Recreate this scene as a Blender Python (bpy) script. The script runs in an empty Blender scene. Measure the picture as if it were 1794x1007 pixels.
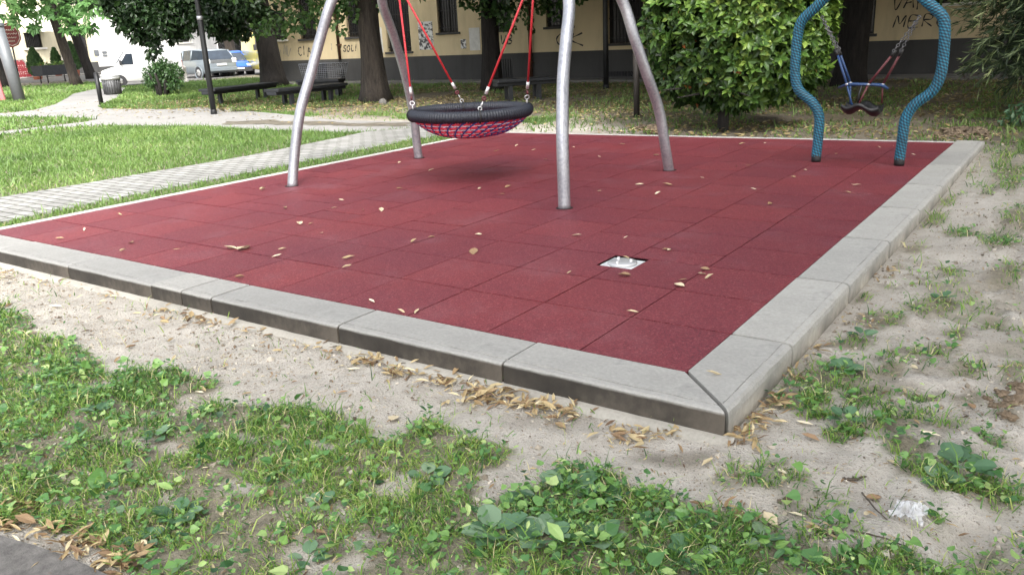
import bpy, math, random
import numpy as np
from mathutils import Vector, Matrix
rng = np.random.default_rng(7); random.seed(7)
S = bpy.context.scene
COL = S.collection
PI = math.pi

# ------------------------------------------------------------------ camera model (solved from the tile grid)
F, YAW, PITCH, ROLL = 1436.3645, -0.61871120, -0.29584881, -0.04665985
CAM = np.array([1.2067921, -2.87942774, 1.31756697])
CX, CY = 897.0, 503.5
_f = np.array([math.sin(YAW)*math.cos(PITCH), math.cos(YAW)*math.cos(PITCH), math.sin(PITCH)])
_r0 = np.array([math.cos(YAW), -math.sin(YAW), 0]); _u0 = np.cross(_r0, _f)
_r = math.cos(ROLL)*_r0 + math.sin(ROLL)*_u0; _u = -math.sin(ROLL)*_r0 + math.cos(ROLL)*_u0
def ray(u, v): return _f + _r*(u-CX)/F - _u*(v-CY)/F
def G(u, v, z=-0.08):
    d = ray(u, v); return CAM + d*((z-CAM[2])/d[2])
def onplane(u, v, ax, val):
    d = ray(u, v); return CAM + d*((val-CAM[ax])/d[ax])
def atdepth(u, v, zc): return CAM + ray(u, v)*zc
def proj(W):
    d = W-CAM; zc = d@_f
    zs = np.where(np.abs(zc) < 1e-6, 1e-6, zc)
    return CX+F*(d@_r)/zs, CY-F*(d@_u)/zs, zc

# ------------------------------------------------------------------ noise
def _hash(i, j, s):
    h = np.sin(i*127.1+j*311.7+s*74.7)*43758.5453
    return h-np.floor(h)
def vnoise(x, y, s=0):
    x = np.asarray(x, float); y = np.asarray(y, float)
    i = np.floor(x); j = np.floor(y); a = x-i; b = y-j
    a = a*a*(3-2*a); b = b*b*(3-2*b)
    return (_hash(i, j, s)*(1-a)+_hash(i+1, j, s)*a)*(1-b)+(_hash(i, j+1, s)*(1-a)+_hash(i+1, j+1, s)*a)*b
def fbm(x, y, s=0, o=3):
    t = 0; a = .5
    for k in range(o):
        t = t+a*vnoise(x*2**k, y*2**k, s+k); a *= .5
    return t/(1-.5**o)
def sstep(a, b, x):
    t = np.clip((x-a)/(b-a), 0, 1); return t*t*(3-2*t)
def inpoly(x, y, poly):
    c = np.zeros(np.shape(x), bool); n = len(poly)
    for i in range(n):
        x0, y0 = poly[i][:2]; x1, y1 = poly[i-1][:2]
        if y0 == y1: continue
        c ^= ((y0 > y) != (y1 > y)) & (x < (x1-x0)*(y-y0)/(y1-y0)+x0)
    return c

# ------------------------------------------------------------------ materials
def newmat(name):
    m = bpy.data.materials.new(name); m.use_nodes = True
    nt = m.node_tree; b = nt.nodes['Principled BSDF']
    return m, nt, b
def N(nt, typ, **kw):
    n = nt.nodes.new(typ)
    for k, v in kw.items():
        if k in n.inputs.keys() if isinstance(k, str) else False: n.inputs[k].default_value = v
        else: setattr(n, k, v)
    return n
def ramp(nt, stops, fac):
    r = nt.nodes.new('ShaderNodeValToRGB'); e = r.color_ramp.elements
    while len(e) < len(stops): e.new(.5)
    for k, (p, c) in enumerate(stops):
        e[k].position = p; e[k].color = (c[0], c[1], c[2], 1)
    nt.links.new(fac, r.inputs[0]); return r.outputs[0]
def mixc(nt, a, b, fac, mode='MIX'):
    m = nt.nodes.new('ShaderNodeMix'); m.data_type = 'RGBA'; m.blend_type = mode
    for s, v in ((0, fac), (6, a), (7, b)):
        if hasattr(v, 'links') or hasattr(v, 'is_linked'): nt.links.new(v, m.inputs[s])
        elif s == 0: m.inputs[0].default_value = v
        else: m.inputs[s].default_value = (v[0], v[1], v[2], 1)
    return m.outputs[2]
def coord(nt, scale=(1, 1, 1), kind='Object'):
    t = nt.nodes.new('ShaderNodeTexCoord'); mp = nt.nodes.new('ShaderNodeMapping')
    mp.inputs['Scale'].default_value = scale
    nt.links.new(t.outputs[kind], mp.inputs[0]); return mp.outputs[0]
def noise(nt, co, scale, detail=4, rough=.6):
    n = nt.nodes.new('ShaderNodeTexNoise'); n.inputs['Scale'].default_value = scale
    n.inputs['Detail'].default_value = detail; n.inputs['Roughness'].default_value = rough
    nt.links.new(co, n.inputs['Vector']); return n.outputs['Fac']
def bump(nt, b, h, strength=.3, dist=.01):
    n = nt.nodes.new('ShaderNodeBump'); n.inputs['Strength'].default_value = strength; n.inputs['Distance'].default_value = dist
    nt.links.new(h, n.inputs['Height']); nt.links.new(n.outputs[0], b.inputs['Normal'])
def attr(nt, name):
    a = nt.nodes.new('ShaderNodeAttribute'); a.attribute_name = name; return a.outputs['Fac']
def plain(name, c, rough=.6, metal=0, var=.25, scale=12, bmp=.15, coat=0):
    """base colour broken up by two noises, with a little bump"""
    m, nt, b = newmat(name); co = coord(nt)
    n1 = noise(nt, co, scale); 
    lo = [x*(1-var) for x in c]; hi = [min(1, x*(1+var)) for x in c]
    nt.links.new(ramp(nt, [(.3, lo), (.7, hi)], n1), b.inputs['Base Color'])
    b.inputs['Roughness'].default_value = rough; b.inputs['Metallic'].default_value = metal
    b.inputs['Coat Weight'].default_value = coat
    if bmp: bump(nt, b, noise(nt, co, scale*6), bmp, .004)
    return m
def leafmat(name, stops, rough=.45, trans=.3, spec=.5):
    m, nt, b = newmat(name)
    c = ramp(nt, stops, attr(nt, 'tint'))
    nt.links.new(c, b.inputs['Base Color']); b.inputs['Roughness'].default_value = rough
    b.inputs['Specular IOR Level'].default_value = spec
    if trans:
        t = nt.nodes.new('ShaderNodeBsdfTranslucent'); mx = nt.nodes.new('ShaderNodeMixShader'); mx.inputs[0].default_value = trans
        nt.links.new(c, t.inputs[0]); nt.links.new(b.outputs[0], mx.inputs[1]); nt.links.new(t.outputs[0], mx.inputs[2])
        nt.links.new(mx.outputs[0], nt.nodes['Material Output'].inputs[0])
    return m

M = {}
def mk():
    # ground: sand / soil / litter soil, blended by the vertex attributes
    m, nt, b = newmat('soil'); co = coord(nt)
    n1 = noise(nt, co, 1.3, 5); n2 = noise(nt, co, 9, 6, .7); n3 = noise(nt, co, 90, 3, .7)
    sand = ramp(nt, [(.25, (.28, .255, .215)), (.5, (.44, .405, .35)), (.75, (.57, .54, .485))], n2)
    sand = mixc(nt, sand, ramp(nt, [(.35, (.35, .32, .27)), (.65, (.52, .485, .43))], n1), .5)
    soil = ramp(nt, [(.3, (.10, .085, .055)), (.55, (.20, .175, .115)), (.75, (.31, .27, .20))], n2)
    lit = ramp(nt, [(.3, (.05, .038, .022)), (.55, (.105, .082, .045)), (.75, (.18, .14, .08))], n2)
    c = mixc(nt, sand, soil, attr(nt, 'grass')); c = mixc(nt, c, lit, attr(nt, 'litter'))
    sp = ramp(nt, [(.58, (0, 0, 0)), (.68, (1, 1, 1))], n3)
    c2 = mixc(nt, c, (.10, .08, .055), sp)
    nt.links.new(mixc(nt, c, c2, .7), b.inputs['Base Color']); b.inputs['Roughness'].default_value = .95
    ad = nt.nodes.new('ShaderNodeMath'); ad.operation = 'ADD'
    nt.links.new(n2, ad.inputs[0]); nt.links.new(n3, ad.inputs[1]); bump(nt, b, ad.outputs[0], .9, .02)
    M['soil'] = m
    # red rubber granulate
    m, nt, b = newmat('rubber'); co = coord(nt)
    v = nt.nodes.new('ShaderNodeTexVoronoi'); v.inputs['Scale'].default_value = 150; nt.links.new(co, v.inputs['Vector'])
    g = nt.nodes.new('ShaderNodeSeparateColor'); nt.links.new(v.outputs['Color'], g.inputs[0])
    c = ramp(nt, [(0, (.06, .010, .016)), (.45, (.14, .021, .031)), (.88, (.23, .045, .055)), (1, (.34, .13, .13))], g.outputs[0])
    nn = noise(nt, co, .9, 5)
    c = mixc(nt, c, ramp(nt, [(.3, (.12, .028, .040)), (.7, (.195, .034, .034))], nn), .5)
    t = attr(nt, 'tint'); c = mixc(nt, c, ramp(nt, [(0, (.90, .90, .95)), (1, (1.07, 1.04, 1.03))], t), 1, 'MULTIPLY')
    st = ramp(nt, [(.52, (0, 0, 0)), (.78, (1, 1, 1))], noise(nt, co, 1.7, 7, .7))
    c = mixc(nt, c, (.22, .12, .14), mixc(nt, (0, 0, 0), (.36, .36, .36), st))
    nt.links.new(c, b.inputs['Base Color']); b.inputs['Roughness'].default_value = .55
    b.inputs['Specular IOR Level'].default_value = .3
    bump(nt, b, v.outputs['Distance'], .8, .004); M['rubber'] = m
    M['rubber_dark'] = plain('gap_dark', (.02, .008, .009), .9)
    # concrete of the kerb stones, darkened below by dirt; front face has its shade painted in too
    def conc(name, c, dirt_shade, dirt_shade_z):
        m, nt, b = newmat(name); co = coord(nt)
        n1 = noise(nt, co, 3, 6, .65); n2 = noise(nt, co, 60, 4, .7); n3 = noise(nt, co, 240, 2, .6)
        a = ramp(nt, [(.3, [x*.74 for x in c]), (.7, [x*1.12 for x in c])], n1)
        a = mixc(nt, a, ramp(nt, [(.3, [x*.7 for x in c]), (.65, [x*1.2 for x in c])], n2), .4)
        sp = ramp(nt, [(.66, (0, 0, 0)), (.72, (1, 1, 1))], n3); a = mixc(nt, a, [x*.45 for x in c], mixc(nt, (0, 0, 0), (.6, .6, .6), sp))
        oi = nt.nodes.new('ShaderNodeObjectInfo'); a = mixc(nt, a, ramp(nt, [(0, (.86, .86, .85)), (1, (1.08, 1.07, 1.04))], oi.outputs['Random']), 1, 'MULTIPLY')
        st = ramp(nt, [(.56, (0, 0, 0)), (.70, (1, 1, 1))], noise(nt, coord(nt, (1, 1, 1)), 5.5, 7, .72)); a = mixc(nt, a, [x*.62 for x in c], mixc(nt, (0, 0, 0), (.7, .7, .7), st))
        if dirt_shade:
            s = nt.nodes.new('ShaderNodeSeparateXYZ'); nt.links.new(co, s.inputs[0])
            mp = nt.nodes.new('ShaderNodeMapRange'); mp.inputs['From Min'].default_value = dirt_shade_z[0]; mp.inputs['From Max'].default_value = dirt_shade_z[1]
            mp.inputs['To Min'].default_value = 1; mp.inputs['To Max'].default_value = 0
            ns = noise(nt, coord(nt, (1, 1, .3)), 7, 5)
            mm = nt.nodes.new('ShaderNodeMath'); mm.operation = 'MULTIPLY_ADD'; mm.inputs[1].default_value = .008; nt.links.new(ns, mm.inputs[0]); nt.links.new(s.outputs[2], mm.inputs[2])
            nt.links.new(mm.outputs[0], mp.inputs[0]); a = mixc(nt, a, ramp(nt, [(.34, [x*.45 for x in dirt_shade]), (.52, dirt_shade), (.68, [x*2.3 for x in dirt_shade])], n1), mp.outputs[0])
        nt.links.new(a, b.inputs['Base Color']); b.inputs['Roughness'].default_value = .85; bump(nt, b, n2, .45, .005); M[name] = m
    conc('kerb_front', (.285, .282, .268), (.040, .034, .027), (.106, .1165))  # nearly black front face: damp dirt plus shade painted into the colour
    conc('kerb_side', (.335, .33, .31), (.22, .20, .165), (.01, .10))
    conc('edging', (.44, .43, .41), None, None)
    conc('cement', (.33, .315, .28), None, None)
    conc('pavement', (.16, .155, .145), None, None)
    conc('stone_white', (.72, .70, .66), None, None)
    # galvanised steel
    m, nt, b = newmat('galvanised'); co = coord(nt)
    v = nt.nodes.new('ShaderNodeTexVoronoi'); v.inputs['Scale'].default_value = 60; nt.links.new(co, v.inputs['Vector'])
    g = nt.nodes.new('ShaderNodeSeparateColor'); nt.links.new(v.outputs['Color'], g.inputs[0])
    c = ramp(nt, [(0, (.26, .28, .31)), (1, (.46, .47, .50))], g.outputs[0]); c = mixc(nt, c, ramp(nt, [(.35, (.25, .25, .28)), (.7, (.47, .47, .49))], noise(nt, coord(nt, (1, 1, .25)), 9, 5)), .5)
    nt.links.new(c, b.inputs['Base Color']); b.inputs['Metallic'].default_value = .75; b.inputs['Roughness'].default_value = .42; M['galv'] = m
    M['steel'] = plain('stainless', (.55, .55, .55), .42, .6, .1)
    M['steel_mat'] = plain('plate_steel', (.62, .63, .63), .5, .2, .1)
    M['black_rope'] = plain('black_rope', (.010, .0125, .021), .5, 0, .3, 40)
    M['black_rubber'] = plain('black_rubber', (.007, .007, .008), .45, 0, .3, 30)
    M['red_rope'] = plain('red_rope', (.42, .018, .026), .55, 0, .2, 60)
    M['darkred'] = plain('dark_red_sleeve', (.085, .014, .018), .5, 0, .2, 60)
    M['net_red'] = plain('net_red', (.50, .016, .045), .5, 0, .2, 60)
    M['net_blue'] = plain('net_blue', (.035, .05, .24), .5, 0, .2, 60)
    M['net_white'] = plain('net_white', (.60, .52, .60), .6, 0, .1, 60)
    M['blue_pipe'] = plain('blue_sleeve', (.014, .045, .13), .45, 0, .2, 60)
    # blue braided rope wrap
    m, nt, b = newmat('braided_rope')
    c = ramp(nt, [(0, (.003, .008, .014)), (.36, (.004, .03, .055)), (.6, (.009, .115, .19)), (.85, (.02, .20, .29)), (1, (.10, .34, .39))], attr(nt, 'tint'))
    nt.links.new(mixc(nt, c, ramp(nt, [(.3, (.6, .6, .6)), (.7, (1.15, 1.15, 1.15))], noise(nt, coord(nt), 6)), 1, 'MULTIPLY'), b.inputs['Base Color']); b.inputs['Roughness'].default_value = .6; M['braid'] = m
    # bark
    def bark(name, a, c):
        m, nt, b = newmat(name); co = coord(nt, (7, 7, 1.1)); n1 = noise(nt, co, 2.2, 7, .7)
        k = ramp(nt, [(.35, a), (.65, c)], n1); nt.links.new(k, b.inputs['Base Color']); b.inputs['Roughness'].default_value = .95; bump(nt, b, n1, 1, .05); M[name] = m
    bark('bark', (.006, .005, .0045), (.024, .020, .017)); bark('bark_light', (.013, .0105, .0085), (.055, .044, .034)); bark('twig', (.04, .03, .022), (.15, .12, .09))
    # plaster walls
    def plaster(name, c, d, sc=.35):
        m, nt, b = newmat(name); co = coord(nt); n1 = noise(nt, co, sc, 7, .62); n2 = noise(nt, coord(nt, (1, 1, .25)), 1.6, 6, .7)
        a = ramp(nt, [(.3, d), (.62, c)], n1); a = mixc(nt, a, ramp(nt, [(.33, [x*.55 for x in c]), (.5, [x*.9 for x in c]), (.7, c)], n2), .5)
        nt.links.new(a, b.inputs['Base Color']); b.inputs['Roughness'].default_value = .92; bump(nt, b, noise(nt, co, 45), .25, .01); M[name] = m
    plaster('plaster_yellow', (.64, .53, .33), (.50, .41, .25)); plaster('plinth_grey', (.062, .061, .059), (.04, .039, .038), .8)
    plaster('plaster_cream', (.60, .55, .40), (.54, .49, .35)); plaster('plaster_white', (.60, .595, .58), (.55, .545, .53))
    M['glass_dark'] = plain('window_dark', (.018, .018, .02), .25, 0, .4, 2, 0)
    M['wood_dark'] = plain('shutter_brown', (.018, .014, .011), .7, 0, .3, 4)
    M['iron_chain'] = plain('chain', (.13, .13, .135), .4, .7, .2, 30); M['iron'] = plain('dark_iron', (.022, .022, .022), .55, .3, .3, 8)
    M['pole'] = plain('pole_paint', (.013, .014, .015), .5, .3, .35, 6)
    M['rust'] = plain('rust_pipe', (.075, .035, .018), .8, .2, .5, 5)
    M['bench'] = plain('bench_dark', (.022, .024, .028), .5, 0, .35, 6)
    M['ink'] = plain('spray_ink', (.03, .028, .03), .8, 0, .3, 10, 0)
    M['ink_pale'] = plain('spray_faded', (.27, .25, .23), .9, 0, .25, 6, 0)
    m, nt, b = newmat('poster'); n = noise(nt, coord(nt), 8, 5, .7)
    nt.links.new(ramp(nt, [(.46, (.05, .05, .05)), (.52, (.62, .62, .60)), (.7, (.72, .72, .70))], n), b.inputs['Base Color']); M['poster'] = m
    M['paper'] = plain('paper', (.60, .59, .55), .9, 0, .15, 5)
    # pavers of the path
    m, nt, b = newmat('pavers'); co = coord(nt)
    br = nt.nodes.new('ShaderNodeTexBrick'); nt.links.new(co, br.inputs['Vector']); br.offset = .5
    br.inputs['Scale'].default_value = 1; br.inputs['Brick Width'].default_value = .24; br.inputs['Row Height'].default_value = .12; br.inputs['Mortar Size'].default_value = .011
    br.inputs['Color1'].default_value = (.25, .25, .245, 1); br.inputs['Color2'].default_value = (.34, .34, .335, 1); br.inputs['Mortar'].default_value = (.06, .062, .045, 1)
    c = mixc(nt, br.outputs[0], ramp(nt, [(.3, (.62, .62, .60)), (.7, (1.1, 1.08, 1.04))], noise(nt, co, 1.1, 6, .7)), 1, 'MULTIPLY')
    nt.links.new(c, b.inputs['Base Color']); b.inputs['Roughness'].default_value = .9; bump(nt, b, br.outputs['Fac'], -.6, .008); M['pavers'] = m
    m, nt, b = newmat('gravel_path'); co = coord(nt)
    nt.links.new(mixc(nt, ramp(nt, [(.3, (.18, .175, .165)), (.7, (.29, .285, .275))], noise(nt, co, .7, 7, .7)), ramp(nt, [(.35, (.15, .145, .135)), (.65, (.32, .31, .30))], noise(nt, co, 22, 4, .7)), .4), b.inputs['Base Color'])
    b.inputs['Roughness'].default_value = .95; bump(nt, b, noise(nt, co, 30), .4, .01); M['gravel'] = m
    M['asphalt'] = plain('asphalt', (.13, .125, .12), .9, 0, .22, 5, .5)
    M['asphalt_near'] = plain('asphalt_path', (.115, .108, .10), .9, 0, .35, 26, .9)
    # leaves
    M['grass'] = leafmat('grass_blade', [(0, (.032, .095, .022)), (.35, (.115, .25, .04)), (.7, (.29, .42, .085)), (.94, (.46, .53, .17)), (1, (.62, .55, .31))], .5, .3)
    M['lawn'] = leafmat('lawn_blade', [(0, (.06, .12, .025)), (.5, (.12, .215, .045)), (.9, (.20, .30, .08)), (1, (.40, .38, .2))], .5, .3)
    M['weed'] = leafmat('weed_leaf', [(0, (.02, .075, .022)), (.4, (.075, .20, .045)), (.75, (.19, .35, .08)), (1, (.40, .52, .19))], .34, .25, .6)
    M['plantain'] = leafmat('plantain_leaf', [(0, (.05, .12, .055)), (.6, (.085, .18, .085)), (1, (.20, .29, .18))], .45, .2)
    M['dry'] = leafmat('dry_leaf', [(0, (.09, .05, .03)), (.35, (.25, .16, .08)), (.7, (.45, .35, .18)), (1, (.66, .58, .38))], .6, .15)
    M['pale_dry'] = leafmat('pale_dry_leaf', [(0, (.22, .12, .06)), (.5, (.46, .36, .2)), (1, (.70, .63, .46))], .6, .1)
    M['drylawn'] = leafmat('yellow_leaf', [(0, (.10, .065, .03)), (.5, (.25, .19, .075)), (1, (.50, .43, .23))], .6, .15)
    M['crumb'] = leafmat('soil_crumb', [(0, (.08, .062, .045)), (.4, (.26, .225, .175)), (1, (.52, .475, .405))], .95, 0, .2); M['mud'] = plain('mud', (.13, .115, .09), .6, 0, .5, 5, .6)
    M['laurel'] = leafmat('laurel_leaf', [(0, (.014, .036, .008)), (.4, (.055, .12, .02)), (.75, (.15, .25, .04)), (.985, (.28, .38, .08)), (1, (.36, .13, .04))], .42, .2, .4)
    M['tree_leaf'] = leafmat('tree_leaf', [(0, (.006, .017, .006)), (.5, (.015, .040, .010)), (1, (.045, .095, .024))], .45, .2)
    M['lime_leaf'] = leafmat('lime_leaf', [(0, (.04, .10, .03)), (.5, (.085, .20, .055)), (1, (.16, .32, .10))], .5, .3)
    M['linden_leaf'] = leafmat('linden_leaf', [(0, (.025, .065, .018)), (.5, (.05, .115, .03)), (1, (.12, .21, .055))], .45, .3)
    M['cypress'] = leafmat('cypress_leaf', [(0, (.02, .05, .018)), (.5, (.045, .10, .03)), (1, (.09, .16, .045))], .5, .1)
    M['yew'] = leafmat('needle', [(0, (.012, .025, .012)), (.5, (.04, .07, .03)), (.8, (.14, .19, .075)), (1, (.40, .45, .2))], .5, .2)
    # vehicles and odds
    def paint(n, c): M[n] = plain(n, c, .3, .0, .04, 2, 0, .6)
    paint('white_paint', (.80, .80, .80)); paint('silver_paint', (.17, .20, .225)); paint('blue_paint', (.02, .10, .42)); paint('yellow_paint', (.72, .62, .10)); paint('dark_paint', (.06, .055, .06))
    M['tyre'] = plain('tyre', (.014, .014, .014), .85); M['rim'] = plain('rim', (.55, .55, .56), .35, .7, .1)
    M['car_glass'] = plain('car_glass', (.03, .04, .055), .12, 0, .2, 2, 0); M['lamp_red'] = plain('tail_light', (.30, .02, .02), .3); M['lamp_clear'] = plain('head_light', (.75, .72, .66), .2)
    M['trim'] = plain('bumper_trim', (.035, .035, .04), .6); M['plate'] = plain('number_plate', (.78, .78, .76), .5, 0, .03)
    M['sign_red'] = plain('sign_maroon', (.23, .05, .045), .5, 0, .15); M['sign_cream'] = plain('sign_cream', (.7, .62, .52), .6)
    m, nt, b = newmat('patterned_panel'); ck = nt.nodes.new('ShaderNodeTexVoronoi'); ck.inputs['Scale'].default_value = 7; ck.inputs['Randomness'].default_value = .3; nt.links.new(coord(nt), ck.inputs['Vector'])
    nt.links.new(ramp(nt, [(.30, (.75, .66, .62)), (.36, (.42, .06, .07))], ck.outputs['Distance']), b.inputs['Base Color']); M['pattern'] = m
    M['red_panel'] = plain('red_panel', (.42, .13, .13), .5, 0, .1); M['grey_post'] = plain('grey_post', (.12, .13, .14), .5, .1, .08)
    M['terracotta'] = plain('terracotta', (.36, .12, .07), .8); M['bin'] = plain('bin_slats', (.07, .072, .075), .5, .2, .3, 9); M['bin_rim'] = plain('bin_rim', (.38, .39, .38), .4, .4)
    m, nt, b = newmat('plastic_film'); b.inputs['Base Color'].default_value = (.75, .77, .8, 1); b.inputs['Roughness'].default_value = .12
    tr = nt.nodes.new('ShaderNodeBsdfTransparent'); mx = nt.nodes.new('ShaderNodeMixShader'); mx.inputs[0].default_value = .62; nt.links.new(b.outputs[0], mx.inputs[1]); nt.links.new(tr.outputs[0], mx.inputs[2]); nt.links.new(mx.outputs[0], nt.nodes['Material Output'].inputs[0]); M['film'] = m
    M['clod'] = plain('soil_clod', (.16, .12, .08), .95, 0, .5, 14, .8)
    M['water'] = plain('puddle', (.10, .09, .075), .06, 0, .2, 4, 0)
    M['awning'] = plain('awning_cloth', (.80, .77, .66), .8, 0, .05)
    M['roof'] = plain('roof_tile', (.28, .13, .08), .85, 0, .3, 3)
mk()

# ------------------------------------------------------------------ object helpers
ORG = {}
def setp(o, label=None, cat=None, group=None, kind=None):
    if label: o['label'] = label
    if cat: o['category'] = cat
    if group: o['group'] = group
    if kind: o['kind'] = kind
    return o
def thing(name, label, cat, loc=(0, 0, 0), rz=0, group=None):
    o = bpy.data.objects.new(name, None); COL.objects.link(o); o.empty_display_size = .1
    o.location = [float(c) for c in loc]; o.rotation_euler = (0, 0, rz)
    return setp(o, label, cat, group)
class MB:
    def __init__(s): s.v = []; s.f = []; s.sm = []; s.t = []
    def add(s, vs, fs, smooth=False, tint=None):
        o = len(s.v); s.v += [tuple(map(float, p)) for p in vs]; s.f += [tuple(i+o for i in f) for f in fs]; s.sm += [smooth]*len(fs)
        s.t += list(tint) if tint is not None else [.5]*len(vs)
        return s
    def box(s, a, b):
        x0, y0, z0 = a; x1, y1, z1 = b
        return s.add([(x0, y0, z0), (x1, y0, z0), (x1, y1, z0), (x0, y1, z0), (x0, y0, z1), (x1, y0, z1), (x1, y1, z1), (x0, y1, z1)],
                     [(0, 3, 2, 1), (4, 5, 6, 7), (0, 1, 5, 4), (1, 2, 6, 5), (2, 3, 7, 6), (3, 0, 4, 7)])
    def tube(s, pts, r, n=8, cap=True, mod=None):
        P = [Vector([float(c) for c in p]) for p in pts]; k = len(P)
        R = r if hasattr(r, '__len__') else [r]*k
        vs = []; fs = []; t = []
        up = None
        for i in range(k):
            d = (P[min(i+1, k-1)]-P[max(i-1, 0)]); d = d.normalized() if d.length > 1e-9 else Vector((0, 0, 1))
            if up is None:
                up = d.orthogonal().normalized()
            up = (up-d*up.dot(d)); up = up.normalized() if up.length > 1e-6 else d.orthogonal().normalized()
            w = d.cross(up)
            for j in range(n):
                a = 2*PI*j/n; rr = R[i]; tt = .5
                if mod: rr, tt = mod(i, j, a, rr)
                vs.append(P[i]+up*(math.cos(a)*rr)+w*(math.sin(a)*rr)); t.append(tt)
        for i in range(k-1):
            for j in range(n):
                a = i*n+j; b = i*n+(j+1) % n; fs.append((a, b, b+n, a+n))
        if cap: fs.append(tuple(range(n-1, -1, -1))); fs.append(tuple(range((k-1)*n, k*n)))
        return s.add(vs, fs, True, t)
    def ring(s, c, R, r, n=24, m=8, ax=None, mod=None):
        c = Vector(c); ax = Vector(ax or (0, 0, 1)).normalized(); e = ax.orthogonal().normalized(); g = ax.cross(e)
        vs = []; fs = []
        for i in range(n):
            a = 2*PI*i/n; d = e*math.cos(a)+g*math.sin(a); rr = mod(a) if mod else r
            for j in range(m):
                b = 2*PI*j/m; vs.append(c+d*(R+rr*math.cos(b))+ax*(rr*math.sin(b)))
        for i in range(n):
            for j in range(m):
                fs.append((i*m+j, ((i+1) % n)*m+j, ((i+1) % n)*m+(j+1) % m, i*m+(j+1) % m))
        return s.add(vs, fs, True)
    def lathe(s, prof, c=(0, 0, 0), n=20, smooth=True):
        vs = []; fs = []; k = len(prof)
        for (r, z) in prof:
            for j in range(n):
                a = 2*PI*j/n; vs.append((c[0]+r*math.cos(a), c[1]+r*math.sin(a), c[2]+z))
        for i in range(k-1):
            for j in range(n):
                a = i*n+j; b = i*n+(j+1) % n; fs.append((a, b, b+n, a+n))
        fs.append(tuple(range(n-1, -1, -1))); fs.append(tuple(range((k-1)*n, k*n)))
        return s.add(vs, fs, smooth)
    def prism(s, poly, z0, z1):
        n = len(poly); vs = [(p[0], p[1], z0) for p in poly]+[(p[0], p[1], z1) for p in poly]
        fs = [tuple(range(n-1, -1, -1)), tuple(range(n, 2*n))]+[(i, (i+1) % n, (i+1) % n+n, i+n) for i in range(n)]
        return s.add(vs, fs)
    def loft(s, secs, smooth=True, cap=True):
        n = len(secs[0]); vs = [p for q in secs for p in q]; fs = []
        for i in range(len(secs)-1):
            for j in range(n):
                a = i*n+j; b = i*n+(j+1) % n; fs.append((a, b, b+n, a+n))
        if cap: fs.append(tuple(range(n-1, -1, -1))); fs.append(tuple(range((len(secs)-1)*n, len(secs)*n)))
        return s.add(vs, fs, smooth)
def obj(name, mb, mat, parent=None, bevel=0, local=False, tint=False):
    vs = np.array(mb.v, float)
    if parent is not None and not local: vs = vs-np.array(parent_loc(parent))
    me = bpy.data.meshes.new(name); me.from_pydata(vs.tolist(), [], mb.f); me.update()
    me.polygons.foreach_set('use_smooth', mb.sm)
    if tint:
        a = me.attributes.new('tint', 'FLOAT', 'POINT'); a.data.foreach_set('value', np.array(mb.t, np.float32))
    me.materials.append(M[mat] if isinstance(mat, str) else mat)
    o = bpy.data.objects.new(name, me); COL.objects.link(o)
    if parent is not None: o.parent = parent
    if bevel:
        b = o.modifiers.new('bevel', 'BEVEL'); b.width = bevel; b.segments = 2; b.limit_method = 'ANGLE'; b.angle_limit = .6
    return o
def parent_loc(p):
    l = Vector((0, 0, 0))
    while p is not None: l = l+p.location; p = p.parent
    return l
def single(name, mb, mat, loc, label, cat, group=None, bevel=0, tint=False):
    """a thing that is one mesh, its origin at loc"""
    mb.v = [tuple(a-b for a, b in zip(p, loc)) for p in mb.v]
    o = obj(name, mb, mat, None, bevel, True, tint); o.location = [float(c) for c in loc]
    return setp(o, label, cat, group)
def bigmesh(name, V, Fq, mat, tint=None, parent=None, smooth=False, attrs=None):
    """V (n,3), Fq: list of (m,k) int arrays"""
    me = bpy.data.meshes.new(name); V = np.asarray(V, np.float32)
    if parent is not None: V = V-np.array(parent_loc(parent), np.float32)
    me.vertices.add(len(V)); me.vertices.foreach_set('co', V.ravel())
    loops = np.concatenate([f.ravel() for f in Fq]).astype(np.int32)
    tot = np.concatenate([np.full(len(f), f.shape[1], np.int32) for f in Fq]); st = np.concatenate([[0], np.cumsum(tot)[:-1]]).astype(np.int32)
    me.loops.add(len(loops)); me.loops.foreach_set('vertex_index', loops)
    me.polygons.add(len(tot)); me.polygons.foreach_set('loop_start', st); me.polygons.foreach_set('loop_total', tot)
    me.polygons.foreach_set('use_smooth', np.full(len(tot), smooth))
    if tint is not None:
        a = me.attributes.new('tint', 'FLOAT', 'POINT'); a.data.foreach_set('value', np.asarray(tint, np.float32))
    for k, v in (attrs or {}).items():
        a = me.attributes.new(k, 'FLOAT', 'POINT'); a.data.foreach_set('value', np.asarray(v, np.float32))
    me.update(calc_edges=True); me.materials.append(M[mat])
    o = bpy.data.objects.new(name, me); COL.objects.link(o)
    if parent is not None: o.parent = parent
    return o
def copy_tree(o, parent=None):
    c = o.copy(); COL.objects.link(c)
    if parent is not None: c.parent = parent
    for ch in list(o.children): copy_tree(ch, c)
    return c

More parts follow.
